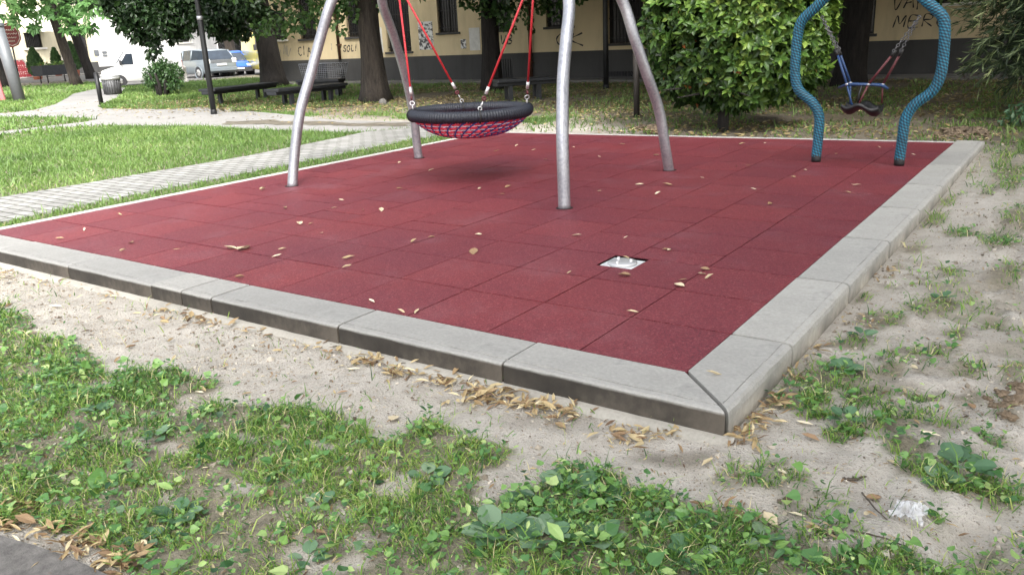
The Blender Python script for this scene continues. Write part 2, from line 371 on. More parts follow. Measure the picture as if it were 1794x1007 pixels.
# leaf instancing --------------------------------------------------
TPL = {
 'oval': (np.array([(0, 0, 0), (.17, .28, .05), (.21, .6, .06), (0, 1, -.06), (-.21, .6, .06), (-.17, .28, .05), (0, .3, 0), (0, .62, .01)], float),
          [np.array([(0, 1, 6), (0, 6, 5), (2, 3, 7), (7, 3, 4)]), np.array([(1, 2, 7, 6), (5, 6, 7, 4)])]),
 'round': (np.array([(0, 0, 0), (.34, .22, .06), (.44, .55, .08), (.26, .86, .04), (0, 1, -.05), (-.26, .86, .04), (-.44, .55, .08), (-.34, .22, .06), (0, .5, -.01)], float),
          [np.array([(0, 1, 8), (1, 2, 8), (2, 3, 8), (3, 4, 8), (4, 5, 8), (5, 6, 8), (6, 7, 8), (7, 0, 8)])]),
 'long': (np.array([(0, 0, 0), (.10, .25, .05), (.11, .6, .10), (0, 1, .02), (-.11, .6, .10), (-.10, .25, .05), (0, .3, 0), (0, .62, .05)], float),
          [np.array([(0, 1, 6), (0, 6, 5), (2, 3, 7), (7, 3, 4)]), np.array([(1, 2, 7, 6), (5, 6, 7, 4)])]),
 'dia': (np.array([(0, 0, 0), (.33, .45, .08), (0, 1, 0), (-.33, .45, .08)], float), [np.array([(0, 1, 2), (0, 2, 3)])]),
 'heart': (np.array([(0, 0, 0), (.42, .1, .03), (.5, .4, .06), (0, 1.05, -.1), (-.5, .4, .06), (-.42, .1, .03)], float), [np.array([(0, 1, 2, 3), (0, 3, 4, 5)])]),
 'needle': (np.array([(0, 0, 0), (.06, .5, 0), (0, 1, 0), (-.06, .5, 0)], float), [np.array([(0, 1, 2, 3)])]),
}
# a palmate leaf of five leaflets
_pv = []; _pf = []
for k, (a, l) in enumerate(((-1.35, .62), (-.7, .85), (0, 1), (.7, .85), (1.35, .62))):
    d = np.array([math.sin(a), math.cos(a)]); n = np.array([d[1], -d[0]]); o = len(_pv)
    _pv += [(0, 0, 0), (*(d*l*.6+n*.15), .03), (*(d*l), -.12), (*(d*l*.6-n*.15), .03)]; _pf += [(o, o+1, o+2), (o, o+2, o+3)]
TPL['crumb'] = (np.array([(0, 0, .55), (.5, .1, 0), (.05, .6, .05), (-.55, 0, 0), (0, -.45, .1), (.1, .05, -.4)], float), [np.array([(0, 1, 2), (0, 2, 3), (0, 3, 4), (0, 4, 1), (5, 2, 1), (5, 3, 2), (5, 4, 3), (5, 1, 4)])])
TPL['palm'] = (np.array(_pv, float), [np.array(_pf)])
def norm(a): return a/np.maximum(np.linalg.norm(a, axis=1, keepdims=True), 1e-9)
def leaves(pos, tip, nrm, size, tpl):
    """returns V, faces; tip = direction of the leaf, nrm = approx normal"""
    T, FS = TPL[tpl]; n = len(pos); k = len(T)
    y = norm(tip); z = nrm-y*np.sum(nrm*y, 1, keepdims=True); z = norm(z); x = np.cross(y, z)
    size = np.broadcast_to(np.asarray(size, float), (n,))[:, None, None]
    V = pos[:, None, :]+size*(T[None, :, 0:1]*x[:, None, :]+T[None, :, 1:2]*y[:, None, :]+T[None, :, 2:3]*z[:, None, :])
    off = (np.arange(n)*k)[:, None, None]
    return V.reshape(-1, 3), [(f[None]+off).reshape(-1, f.shape[1]) for f in FS], k
class Cloud:
    def __init__(s): s.V = []; s.F = {}; s.t = []; s.n = 0
    def add(s, pos, tip, nrm, size, tpl, tint):
        if len(pos) == 0: return
        V, FS, k = leaves(pos, tip, nrm, size, tpl)
        for f in FS: s.F.setdefault(f.shape[1], []).append(f+s.n)
        s.V.append(V); s.t.append(np.repeat(np.broadcast_to(tint, (len(pos),)), k)); s.n += len(V)
    def blades(s, pos, h, w, lean, tint):
        n = len(pos); a = rng.uniform(0, 2*PI, n); d = np.stack([np.cos(a), np.sin(a), 0*a], 1); pxy = np.stack([-np.sin(a), np.cos(a), 0*a], 1)
        b = rng.uniform(0, 2*PI, n); l = np.stack([np.cos(b), np.sin(b), 0*b], 1)*(lean*h)[:, None]
        z = np.array([0, 0, 1.]); W = (w/2)[:, None]*pxy; H = h[:, None]*z
        V = np.stack([pos-W, pos+W, pos+H*.55+l*.35+W*.8, pos+H*.55+l*.35-W*.8, pos+H*(1-.25*np.abs(lean))[:, None]+l], 1)
        o = (np.arange(n)*5)[:, None]+s.n
        s.F.setdefault(4, []).append(o+np.array([[0, 1, 2, 3]])); s.F.setdefault(3, []).append(o+np.array([[3, 2, 4]]))
        s.V.append(V.reshape(-1, 3)); s.t.append(np.repeat(tint, 5)); s.n += n*5
    def build(s, name, mat, parent=None):
        return bigmesh(name, np.concatenate(s.V), [np.concatenate(v) for v in s.F.values()], mat, np.concatenate(s.t), parent)
def rdir(n):
    v = rng.normal(size=(n, 3)); return norm(v)
def crspline(pts, n):
    P = [np.array(p, float) for p in pts]; P = [2*P[0]-P[1]]+P+[2*P[-1]-P[-2]]; out = []
    for i in range(1, len(P)-2):
        for t in np.linspace(0, 1, 16, endpoint=False):
            a, b, c, d = P[i-1:i+3]
            out.append(.5*((2*b)+(-a+c)*t+(2*a-5*b+4*c-d)*t*t+(-a+3*b-3*c+d)*t**3))
    out.append(P[-2]); out = np.array(out); L = np.concatenate([[0], np.cumsum(np.linalg.norm(np.diff(out, axis=0), axis=1))])
    q = np.linspace(0, L[-1], n); return np.stack([np.interp(q, L, out[:, k]) for k in range(3)], 1), L[-1]

# ------------------------------------------------------------------ ground
BRICK = [(-60, 405), (0, 391), (180, 353), (300, 330), (400, 311), (550, 281), (720, 246), (868, 226), (862, 216), (760, 222), (700, 227), (640, 232), (600, 241), (520, 257), (430, 275), (300, 297), (130, 326), (0, 347), (-60, 360)]
PATH2 = [(165, 157), (128, 165), (118, 172), (95, 184), (60, 193), (20, 198), (-40, 200), (-40, 206), (26, 205), (100, 205), (172, 209), (150, 214), (105, 219), (-40, 236), (-40, 241), (105, 223), (200, 220), (260, 221), (350, 221), (450, 227), (590, 232), (640, 231), (700, 226), (760, 221), (862, 214), (862, 208), (720, 214), (600, 211), (480, 199), (370, 190), (350, 188), (300, 192), (180, 191), (172, 187), (205, 172), (222, 154)]
def wpoly(px, z=-.05): return [tuple(G(u, v, z)) for u, v in px]
BRICK_W = wpoly(BRICK); PATH2_W = wpoly(PATH2)
GRASS_MAIN = [(-200, 520), (0, 535), (60, 570), (130, 615), (215, 640), (300, 648), (345, 662), (350, 700), (400, 690), (450, 702), (500, 712), (560, 722), (640, 735), (655, 770), (720, 760), (725, 730), (770, 745), (860, 775), (850, 810), (800, 850), (840, 870), (930, 820), (1000, 800), (1080, 835), (1150, 850), (1210, 870), (1300, 905), (1360, 935), (1450, 950), (1560, 955), (1640, 985), (1700, 1000), (1740, 1100), (1300, 1300), (170, 1300), (225, 1010), (180, 960), (100, 925), (0, 890), (-200, 850)]
BARE = [(580, 880, 45, 22), (680, 850, 50, 14), (170, 660, 45, 14), (330, 700, 30, 10), (250, 780, 40, 12), (520, 960, 60, 25), (600, 985, 80, 20), (430, 850, 50, 10), (310, 870, 35, 12), (640, 930, 40, 20), (120, 830, 25, 8), (720, 830, 40, 12), (390, 760, 30, 8), (560, 765, 50, 10)]
BLOBS = [(1470, 655, 75, 28), (1530, 690, 60, 22), (1405, 690, 45, 22), (1375, 655, 30, 14), (1545, 560, 50, 16), (1490, 600, 40, 12), (1640, 535, 55, 18), (1620, 605, 55, 14), (1690, 640, 40, 16), (1480, 760, 40, 16), (1560, 740, 60, 18), (1590, 780, 55, 20), (1630, 815, 60, 22), (1690, 835, 75, 26), (1750, 850, 50, 24), (1700, 690, 30, 12), (1620, 690, 40, 16), (1760, 480, 45, 26), (1740, 560, 30, 14), (1780, 640, 35, 18), (1690, 410, 40, 14), (1620, 385, 45, 12), (1600, 430, 25, 9), (1500, 520, 30, 12), (1755, 430, 45, 18), (1650, 350, 22, 8), (1720, 330, 20, 7), (1775, 300, 40, 40), (1770, 255, 60, 35), (1710, 245, 40, 12), (1600, 340, 14, 6), (1545, 420, 25, 8), (1500, 470, 20, 8), (1680, 580, 25, 10), (1560, 640, 30, 10), (1790, 380, 40, 22), (1770, 720, 30, 14), (1730, 760, 40, 12), (1400, 600, 18, 10), (1350, 690, 20, 12), (1440, 720, 40, 12), (1660, 470, 30, 10), (1480, 985, 60, 30), (1260, 985, 80, 40), (1290, 690, 20, 14), (1425, 560, 16, 8), (1580, 965, 30, 14), (1640, 905, 16, 7), (1350, 900, 20, 9), (1750, 940, 30, 10), (1440, 915, 20, 8)]
def masks(x, y):
    """grass cover 0..1, litter 0..1 at world (x, y)"""
    u, v, zc = proj(np.stack([x, y, np.full_like(x, -.1)], -1).reshape(-1, 3)); u = u.reshape(x.shape); v = v.reshape(x.shape); zc = zc.reshape(x.shape)
    nz = fbm(x*3.1, y*3.1, 3); n2 = fbm(x*8, y*8, 11)
    wu = u+(nz-.5)*120; wv = v+(n2-.5)*46
    infr = (zc > .5) & (u > -250) & (u < 1900) & (v < 1290)
    g = inpoly(wu, wv, GRASS_MAIN).astype(float)
    for a, b, c, d in BARE:
        g *= 1-.9*np.clip(1.35-((wu-a)/c)**2-((wv-b)/d)**2, 0, 1)
    for a, b, c, d in BLOBS:
        g = np.maximum(g, np.clip(1.3-((u+(n2-.5)*40-a)/c)**2-((v+(nz-.5)*20-b)/d)**2, 0, 1))
    front = (y < 7.4) & (x > -6.3)
    damp = np.clip(1.3-((u-1170)/75)**2-((v-797)/17)**2+(n2-.5)*2, 0, 1)*.75+np.clip(1.2-((u-960)/120)**2-((v-735)/22)**2+(n2-.5)*2, 0, 1)*.4
    lit = 0*x
    pad = (x > -6.12) & (x < .29) & (y > -.3) & (y < 7.35)
    g = np.maximum(g, ((x > .33) & (y > -1.0))*.55*sstep(.47, .62, fbm(x*2.3, y*2.3, 205))*sstep(.35, .55, n2))
    g = np.where(infr, g, np.clip((fbm(x*.9, y*.9, 5)-.45)*6, 0, 1))
    lawn = (x < -6.1) & (y < 7.5) | (x < -14)
    lit = np.maximum(sstep(8.6, 10.2, y+(nz-.5)*1.6)*sstep(-24, -19, x), sstep(7.3, 7.8, y+(nz-.5)*.6)*sstep(-4.9, -4.0, x+(n2-.5)))
    back = sstep(7.6, 9.2, y+(nz-.5))*(x > -14)
    lit = np.where(front & infr, np.maximum(lit, damp), lit)
    g = np.where(front, g, np.where(lawn, 1, back*.8*sstep(.35, .6, fbm(x*.8, y*.8, 9))))
    g = np.where((x > .6) & (y > 6.5), sstep(6.4, 7.5, y+(nz-.5)*.5)*sstep(.3, .5, nz), g)
    g = g*(~pad)
    return g, lit
def hz(x, y):
    side = sstep(-6.0, -6.5, x)
    h = -.115+.055*side+.055*sstep(3.5, 8, y)*(1-side)
    h = h-.03*sstep(.3, 1.4, x)*sstep(3, 0, y)
    amp = (.042+.045*sstep(.28, .8, x))*(1-side)*sstep(0, .4, np.maximum(np.maximum(x-.27, -.28-y), y-7.4))+.004
    h = h+(fbm(x*2.3, y*2.3, 21)-.5)*amp*1.3+(fbm(x*9, y*9, 31)-.5)*amp*.8+(vnoise(x*15, y*15, 41)-.5)*amp*.42
    padin = (x > -5.98) & (x < .1) & (y > -.12) & (y < 7.1)
    return np.where(padin, -.35, h)
def axis(lo, hi, step, far):
    c = list(np.arange(lo, hi, step)); s = step; a = c[-1]
    while a < far: s *= 1.28; a += s; c.append(a)
    s = step; a = c[0]; pre = []
    while a > -far: s *= 1.28; a -= s; pre.append(a)
    return np.array(pre[::-1]+c)
gx = axis(-6.5, 3.2, .034, 900); gy = axis(-3.2, 3.2, .034, 900)
X, Y = np.meshgrid(gx, gy); Z = hz(X, Y); gm, lm = masks(X, Y)
nx, ny = len(gx), len(gy); idx = np.arange(nx*ny).reshape(ny, nx)
Fg = np.stack([idx[:-1, :-1], idx[:-1, 1:], idx[1:, 1:], idx[1:, :-1]], -1).reshape(-1, 4)
go = bigmesh('ground', np.stack([X, Y, Z], -1).reshape(-1, 3), [Fg], 'soil', smooth=True, attrs={'grass': gm.ravel()*.85, 'litter': lm.ravel()*.8}); go['kind'] = 'structure'
def H(x, y): return hz(np.asarray(x, float), np.asarray(y, float))
def onground(u, v):
    p = G(u, v, -.1)
    for _ in range(5): p = G(u, v, float(H(p[0], p[1])))
    return p

def sheet(name, poly, z, mat, kind='structure', thick=.0):
    mb = MB(); n = len(poly)
    if thick: mb.prism([(p[0], p[1]) for p in poly], z-thick, z)
    else: mb.add([(p[0], p[1], z) for p in poly], [tuple(range(n))])
    me_o = obj(name, mb, mat); me_o['kind'] = kind
    return me_o
def ccw(p):
    a = sum(p[i-1][0]*p[i][1]-p[i][0]*p[i-1][1] for i in range(len(p))); return p if a > 0 else p[::-1]
sheet('brick_path', ccw(BRICK_W), -.040, 'pavers', thick=.12)
sheet('gravel_path', ccw(PATH2_W), -.046, 'gravel', thick=.12)
rd = [G(u, v, -.05) for u, v in ((-60, 150), (60, 145), (120, 142), (165, 143), (222, 152), (330, 143), (455, 131))]
sheet('street', ccw([tuple(p[:2]) for p in rd]+[(-45, 60), (-45, 110), (-63.5, 110), (-63.5, 10)]), -.03, 'asphalt', thick=.1)
asp = [G(u, v, -.1) for u, v in ((-150, 905), (0, 938), (60, 955), (120, 975), (200, 1012), (260, 1060))]
sheet('asphalt_path', ccw([tuple(p[:2]) for p in asp]+[(1.5, -2.95), (1.5, -6), (-6, -6), (-8, -4)]), -.098, 'asphalt_near', thick=.1)

# ------------------------------------------------------------------ the rubber floor
def subtract(rects, hole):
    out = []; hx0, hy0, hx1, hy1 = hole
    for x0, y0, x1, y1 in rects:
        if hx1 <= x0 or hx0 >= x1 or hy1 <= y0 or hy0 >= y1: out.append((x0, y0, x1, y1)); continue
        if y0 < hy0: out.append((x0, y0, x1, hy0))
        if hy1 < y1: out.append((x0, hy1, x1, y1))
        a, b = max(y0, hy0), min(y1, hy1)
        if x0 < hx0: out.append((x0, a, hx0, b))
        if hx1 < x1: out.append((hx1, a, x1, b))
    return out
hp = [G(u, v, 0) for u, v in ((1046, 464), (1077, 446.5), (1138, 456), (1107, 473))]
HOLE = (min(hp[0][0], hp[1][0]), min(hp[0][1], hp[3][1]), max(hp[2][0], hp[3][0]), max(hp[1][1], hp[2][1]))
HOLE = (HOLE[0]+.01, HOLE[1]+.01, HOLE[2]-.01, HOLE[3]-.01)
def yback(x): return 7.25+(x/6.0)*.38
mb = MB()
for i in range(12):
    ys = [0, .5, 1.0, 1.5] + ([2.0] if i % 2 == 0 else [1.75])
    while ys[-1] < 7.3: ys.append(ys[-1]+.5)
    for j in range(len(ys)-1):
        x1, x0 = -.5*i, -.5*i-.5; y0, y1 = ys[j], ys[j+1]
        yl = min(yback(x0), yback(x1))+.0
        if y0 >= yl-.02: continue
        g = .0033; t = random.random(); dz = random.uniform(-.0012, .0012)
        gy_ = g*1.7; rs = subtract([(x0+g, y0+gy_, x1-g, min(y1, 7.3)-gy_)], HOLE)
        for (a, b, c, d) in rs:
            q = [(a, b), (c, b), (c, min(d, yback(c)-g)), (a, min(d, yback(a)-g))]
            vs = [(px, py, dz) for px, py in q]; vs2 = [(px, py, -.04) for px, py in q]
            mb.add(vs2+vs, [(4, 5, 6, 7), (0, 1, 5, 4), (1, 2, 6, 5), (2, 3, 7, 6), (3, 0, 4, 7)], False, [t]*8)
o = obj('rubber_floor', mb, 'rubber', tint=True); o['kind'] = 'structure'
b_ = MB()
for (a, b, c, d) in subtract([(-6.0, 0, 0, 6.8)], HOLE): b_.add([(a, b, -.012), (c, b, -.012), (c, d, -.012), (a, d, -.012)], [(0, 1, 2, 3)])
b_.add([(-6, 6.8, -.012), (0, 6.8, -.012), (0, yback(0), -.012), (-6, yback(-6), -.012)], [(0, 1, 2, 3)])
o = obj('floor_base', b_, 'rubber_dark'); o['kind'] = 'structure'
# anchor plate in its square recess
hx, hy = (HOLE[0]+HOLE[2])/2, (HOLE[1]+HOLE[3])/2
ap = thing('anchor_plate', 'square galvanised plate with round bolted flange sunk in the red tiles', 'anchor plate', (hx, hy, -.03))
w = MB(); a, b, c, d = HOLE
w.add([(a, b, 0), (c, b, 0), (c, d, 0), (a, d, 0), (a, b, -.06), (c, b, -.06), (c, d, -.06), (a, d, -.06)], [(0, 4, 5, 1), (1, 5, 6, 2), (2, 6, 7, 3), (3, 7, 4, 0)])
obj('recess', w, 'rubber_dark', ap)
obj('plate', MB().box((a+.004, b+.004, -.05), (c-.008, d-.018, -.008)), 'steel_mat', ap, .002)
obj('flange', MB().lathe([(.088, 0), (.088, .012), (.08, .016), (.02, .018)], (hx, hy-.008, -.0079), 28), 'steel', ap)
for k in range(3):
    an = k*2*PI/3+.4; p = (hx+.052*math.cos(an), hy-.008+.052*math.sin(an), .0)
    obj('bolt', MB().lathe([(.014, 0), (.014, .008), (.011, .010), (.011, .019), (.007, .023)], p, 10), 'steel', ap)

# ------------------------------------------------------------------ kerb stones
PROF_R = [(0, -.20), (0, 0), (.229, 0), (.2300, -.003), (.2325, -.003), (.2335, -.001), (.256, -.004), (.268, -.014), (.272, -.032), (.272, -.20)]
PROF = [(0, -.20), (0, 0), (.224, 0), (.2255, -.009), (.230, -.009), (.2315, -.001), (.260, -.003), (.269, -.009), (.272, -.020), (.272, -.20)]
def kerbstone(mat, s0, s1, side, m0, label, group, dz=0):
    g = .0048 if side == 'front' else .0085; mb = MB(); q = []
    for s, mi, sg in ((s0, m0, 1), (s1, 0, -1)):
        ring = []
        for d, z in (PROF if side == 'front' else PROF_R):
            ss = s+sg*g if not mi else -d+g*1.9
            ring.append((-ss, -d, z) if side == 'front' else (d, ss, z))
        q.append(ring)
    n = len(PROF)
    mid = [[tuple(np.array(q[0][k])*(1-t)+np.array(q[1][k])*t) for k in range(n)] for t in np.linspace(0, 1, 15)]
    for i_, row in enumerate(mid):
        for k in range(2, n-1):
            if 0 < i_ < 14: row[k] = tuple(np.array(row[k])+np.array([random.gauss(0, .0012), random.gauss(0, .0012), random.gauss(0, .0009)]))
    mb.loft(mid, False); 
    if side == 'front': mb.f = [f[::-1] for f in mb.f]
    c = np.mean(np.array(q).reshape(-1, 3), 0); c[2] = -.12
    o = single('kerb_stone', mb, mat, tuple(c), label, 'kerb stone', group, .003)
    o.location.z += dz+random.uniform(-.003, .001); o.rotation_euler = (random.uniform(-.004, .004), random.uniform(-.004, .004), random.uniform(-.004, .004))
FR = [0, .72, 1.715, 2.73, 3.01, 3.31, 4.27, 5.27, 6.3]
FL = ['mitred dark faced kerb stone of the front row, at the near corner', 'long grey kerb stone of the front row, next to the mitred corner stone', 'long grey kerb stone of the front row, just right of the two short cut pieces',
      'short cut kerb piece in the front row, right one of the pair', 'short cut kerb piece in the front row, left one of the pair', 'long grey kerb stone of the front row, just left of the two short cut pieces', 'grey kerb stone of the front row near the left photo edge', 'grey kerb stone at the far left end of the front row']
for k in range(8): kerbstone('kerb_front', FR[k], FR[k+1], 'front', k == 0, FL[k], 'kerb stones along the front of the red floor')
RR = [0, .5, 1.5, 2.52, 3.57, 4.58, 5.67, 6.6, 7.5]
RO = ['mitred pale kerb stone at the near corner, short piece starting the right hand row', 'second pale kerb stone of the right row counted from the near corner', 'third pale kerb stone of the right row counted from the near corner', 'fourth pale kerb stone of the right row counted from the near corner', 'fifth pale kerb stone of the right row counted from the near corner', 'sixth pale kerb stone of the right row counted from the near corner', 'pale kerb stone of the right row, last but one before the far corner', 'pale kerb stone of the right row at the far corner of the red floor']
for k in range(8): kerbstone('kerb_side', RR[k], RR[k+1], 'right', k == 0, RO[k], 'kerb stones along the right of the red floor')
e = MB().prism([(-6.09, -.25), (-6.004, -.25), (-6.004, yback(-6)+.06), (-6.09, yback(-6)+.06)], -.2, .006)
single('kerb_edging', e, 'edging', (-6.05, 3.3, -.1), 'narrow pale concrete edging strip along the left side of the red floor', 'edging', None, .004)
e = MB().prism([(-6.0, yback(-6)+.004), (-.004, yback(0)+.004), (-.004, yback(0)+.07), (-6.0, yback(-6)+.07)], -.2, .006)
single('kerb_edging', e, 'edging', (-3, 7.1, -.1), 'narrow pale concrete edging strip along the back of the red floor', 'edging', None, .004)
# smooth cement haunch at the foot of the front kerb
hv = []; hf = []; n = 90
for i in range(n):
    x = .30-6.5*i/(n-1); wd = (.028+.075*float(fbm(x*2.2, 3.3, 8)))*max(.05, min(1, (.34-x)/.12))
    hv += [(x, -.266, -.094), (x, -.266-wd*.6, -.1+.0), (x, -.266-wd, -.128)]
for i in range(n-1):
    for j in range(2): hf.append((i*3+j, i*3+j+1, i*3+4+j, i*3+3+j))
hb = MB().add(hv, hf, True); o = obj('kerb_footing', hb, 'cement'); o['kind'] = 'structure'

# ------------------------------------------------------------------ nest swing
def legpts(x0, sgn, pts):
    out = []
    for u, v in pts:
        p = onplane(u, v, 0, x0)
        for _ in range(6): p = onplane(u, v, 0, x0+sgn*.10*max(p[2], 0)**2)
        out.append(p)
    return out
sw = thing('nest_swing', 'galvanised four legged nest swing frame with a round black rimmed basket seat', 'nest swing', (-3.75, 3.55, 0))
LEGS = [(-5.25, 1, [(511, 326), (517, 260), (526.5, 193.6), (544.6, 129), (562, 64.5), (582, 0)]), (-5.28, 1, [(734, 277), (731, 258), (723, 193.6), (709, 129), (690, 64.5), (668.5, 0)]),
        (-2.15, -1, [(989, 365), (985.6, 258), (985.5, 193.6), (987, 129), (992.5, 64.5), (996.7, 0)]), (-2.14, -1, [(1173, 298), (1165.5, 258), (1154.7, 193.6), (1132.7, 129), (1110.8, 64.5), (1089.6, 0)])]
bz = 2.36; by = 3.52; bx = [-4.75, -2.72]
for k, (x0, sg, pts) in enumerate(LEGS):
    p = legpts(x0, sg, pts); p[0][2] = -.03
    top = np.array([bx[0] if sg > 0 else bx[1], by, bz]); pre = (p[-1]+top)/2+np.array([0, (p[-1][1]-by)*.10, .03])
    c, L = crspline(p+[pre, top], 46)
    obj('leg', MB().tube(c, .0495, 20), 'galv', sw)
    obj('base_gap', MB().lathe([(.052, 0), (.068, 0.0), (.068, .003), (.052, .004)], (p[0][0], p[0][1], .0005), 20), 'rubber_dark', sw)
obj('crossbeam', MB().tube([(bx[0]-.12, by, bz), (bx[1]+.12, by, bz)], .057, 20), 'galv', sw)
SC = np.array([-3.765, 3.55, .640]); RR_ = .553
seat = obj('basket_rim', MB().ring(tuple(SC), RR_, .055, 528, 12, mod=lambda a: .0535+.0042*math.sin(132*a)), 'black_rope', sw)
def bowl(a, r): return (SC[0]+r*math.cos(a), SC[1]+r*math.sin(a), SC[2]-.03-.195*(1-(min(r, .565)/.565)**3.2))
nr, bl, wh = MB(), MB(), MB()
rings = [.565, .535, .49, .43, .36, .28, .20, .11, .04]; nn = 32
for k in range(len(rings)-1):
    for j in range(nn):
        a0 = 2*PI*(j+.5*(k % 2))/nn
        for sgn in (-1, 1):
            a1 = a0+sgn*PI/nn; P = [bowl(a0+(a1-a0)*t, rings[k]+(rings[k+1]-rings[k])*t) for t in (0, .33, .66, 1)]
            m = (nr if sgn > 0 else bl); off = [(x, y, z+.006*sgn) for x, y, z in P]
            m.tube(off, .0085 if sgn > 0 else .0078, 6)
        if k >= 1:
            a1 = a0+2*PI/nn; P = [bowl(a0+(a1-a0)*t, rings[k]) for t in (.12, .35, .65, .88)]
            nr.tube([(x, y, z-.005) for x, y, z in P], .0105, 6)
obj('red_net', nr, 'net_red', seat); obj('blue_net', bl, 'net_blue', seat)
for k in (.512, .46, .395, .30, .18):
    obj('pale_cord', MB().tube([bowl(2*PI*i/64, k) for i in range(65)], .0075, 6), 'net_white', seat)
HA, HB = np.array([-4.581, 3.55, 1.889]), np.array([-2.967, 3.55, 1.877])
att = [(HA, onplane(722, 193, 1, SC[1]-.35)), (HA, None), (HB, None), (HB, None)]
for hp_, (sx, sy) in ((HA, (-1, -1)), (HA, (-1, 1)), (HB, (1, 1)), (HB, (1, -1))):
    e = SC+np.array([sx*RR_*.72, sy*RR_*.70, .055]); d = hp_-e; L = np.linalg.norm(d); d = d/L
    ro = obj('rope', MB().tube([e+d*.17, hp_], .0105, 10), 'red_rope', sw)
    obj('ferrule', MB().tube([e+d*.155, e+d*.225], .0155, 12), 'steel', ro)
    obj('rope_eye', MB().ring(tuple(e+d*.115), .0145, .0095, 16, 8, tuple(np.cross(d, (0, 0, 1)))), 'darkred', ro)
    obj('shackle', MB().ring(tuple(e+d*.062), .021, .0055, 16, 6, tuple(np.cross(np.cross(d, (0, 0, 1)), d))).ring(tuple(e+d*.018), .016, .006, 14, 6, tuple(np.cross(d, (0, 0, 1)))), 'steel', ro)
    obj('clamp', MB().ring(tuple(SC+np.array([sx*RR_*.72, sy*RR_*.70, 0])*1), .060, .008, 20, 6, (-sy, sx, 0)), 'black_rubber', seat)
for hp_ in (HA, HB):
    m = MB(); z = hp_[2]; k = 0
    while z < bz-.06:
        m.ring((hp_[0], hp_[1], z+.022), .017, .0045, 12, 6, (1, 0, 0) if k % 2 else (0, 1, 0)); z += .032; k += 1
    m.ring((hp_[0], by, bz), .062, .01, 20, 6, (1, 0, 0)); obj('hanger_chain', m, 'steel', sw)

# ------------------------------------------------------------------ small blue rope wrapped swing
YB = 5.52
bs = thing('toddler_swing', 'small swing with a bulging blue rope wrapped frame and black cradle seat', 'swing', (-.6, YB, 0))
PL = [(-.996, .0), (-.989, .21), (-.995, .39), (-1.067, .515), (-1.20, .63), (-1.245, .77), (-1.251, .93), (-1.246, 1.12), (-1.212, 1.277), (-1.088, 1.399), (-.966, 1.518), (-.80, 1.70), (-.60, 1.80)]
PR = [(-.235, .0), (-.226, .2), (-.216, .37), (-.15, .50), (-.016, .62), (.038, .76), (.045, .94), (.035, 1.15), (.005, 1.26), (-.10, 1.365), (-.21, 1.473), (-.40, 1.68), (-.60, 1.80)]
def ropemod(K, step):
    def f(i, j, a, r):
        ph1 = 10*a+i*step*K; s1 = math.sin(ph1*.5)*math.sin((10*a-i*step*K)*.5)
        t = .5+.5*math.sin(5*a+i*step*K)*(1 if True else 0); b = abs(math.sin(5*a*.5*2+i*step*K*.5))
        row = math.sin(i*step*K*1.0+2.5*a)
        q = i*step*K; h = .5+.5*math.sin(7*a+q)*math.sin(7*a*.5-q*.5+.4)
        return r*(1+.15*(h-.5)), h
    return f
for P in (PL, PR):
    c, L = crspline([(x, YB, z+.06) if k else (x, YB, z+.055) for k, (x, z) in enumerate(P)], 420); step = L/419
    obj('frame_half', MB().tube(c, .046, 32, True, ropemod(2*PI/.040, step)), 'braid', bs, tint=True)
    x = P[0][0]; obj('foot', MB().lathe([(.045, 0), (.047, .02), (.047, .07), (.040, .085)], (x, YB, 0), 20), 'black_rubber', bs)
obj('top_joint', MB().lathe([(.05, 0), (.055, .02), (.055, .08), (.04, .1)], (-.6, YB, 1.80), 20), 'black_rubber', bs)
def chain(mb, a, b):
    a, b = np.array(a, float), np.array(b, float); L = np.linalg.norm(b-a); n = int(L/.026); d = (b-a)/L; s = np.cross(d, (0, 1, 0)); s /= np.linalg.norm(s)
    for k in range(n):
        mb.ring(tuple(a+d*(k+.5)*L/n), .0135, .0042, 10, 5, tuple(s if k % 2 else np.array([0, 1, 0])))
    return mb
seatc = np.array([-.60, YB, .515])
obj('chain', chain(chain(MB(), (-1.03, YB, 1.375), (-.865, YB-.01, 1.06)), (-1.03, YB, 1.375), (-.855, YB+.05, 1.06)), 'iron_chain', bs)
obj('chain', chain(chain(MB(), (-.175, YB, 1.335), (-.365, YB-.05, 1.03)), (-.175, YB, 1.335), (-.32, YB+.05, 1.03)), 'iron_chain', bs)
def sleeve(a, k, b, mat):
    r = obj('sleeve', MB().tube([a, k], .0115, 8).tube([k, b], .009, 8), mat, bs)
    d = np.array(a)-np.array(k); d /= np.linalg.norm(d)
    obj('collar', MB().tube([np.array(a)-d*.03, np.array(a)+d*.035], .0145, 10), 'iron', r); obj('knot_joint', MB().lathe([(.004, -.014), (.016, -.008), (.018, 0), (.016, .008), (.004, .014)], tuple(k), 10), 'galv', r)
sleeve((-.865, YB-.01, 1.04), (-.735, YB-.09, .752), (-.665, YB-.13, .565), 'blue_pipe')
sleeve((-.855, YB+.05, 1.04), (-.745, YB+.09, .752), (-.74, YB+.12, .55), 'blue_pipe')
sleeve((-.36, YB-.05, 1.02), (-.545, YB-.09, .748), (-.61, YB-.13, .565), 'darkred')
sleeve((-.316, YB+.05, 1.02), (-.455, YB+.09, .735), (-.455, YB+.12, .56), 'darkred')
obj('guard_rail', MB().tube([(-.83, YB+.02, .715), (-.735, YB-.09, .752), (-.545, YB-.09, .748), (-.46, YB+.02, .735), (-.40, YB+.05, .700)], .0125, 8).tube([(-.83, YB+.02, .715), (-.745, YB+.10, .745), (-.455, YB+.10, .735), (-.40, YB+.05, .700)], .0115, 8), 'blue_pipe', bs)
m = MB(); vs = []; fs = []; nu, nv = 25, 13
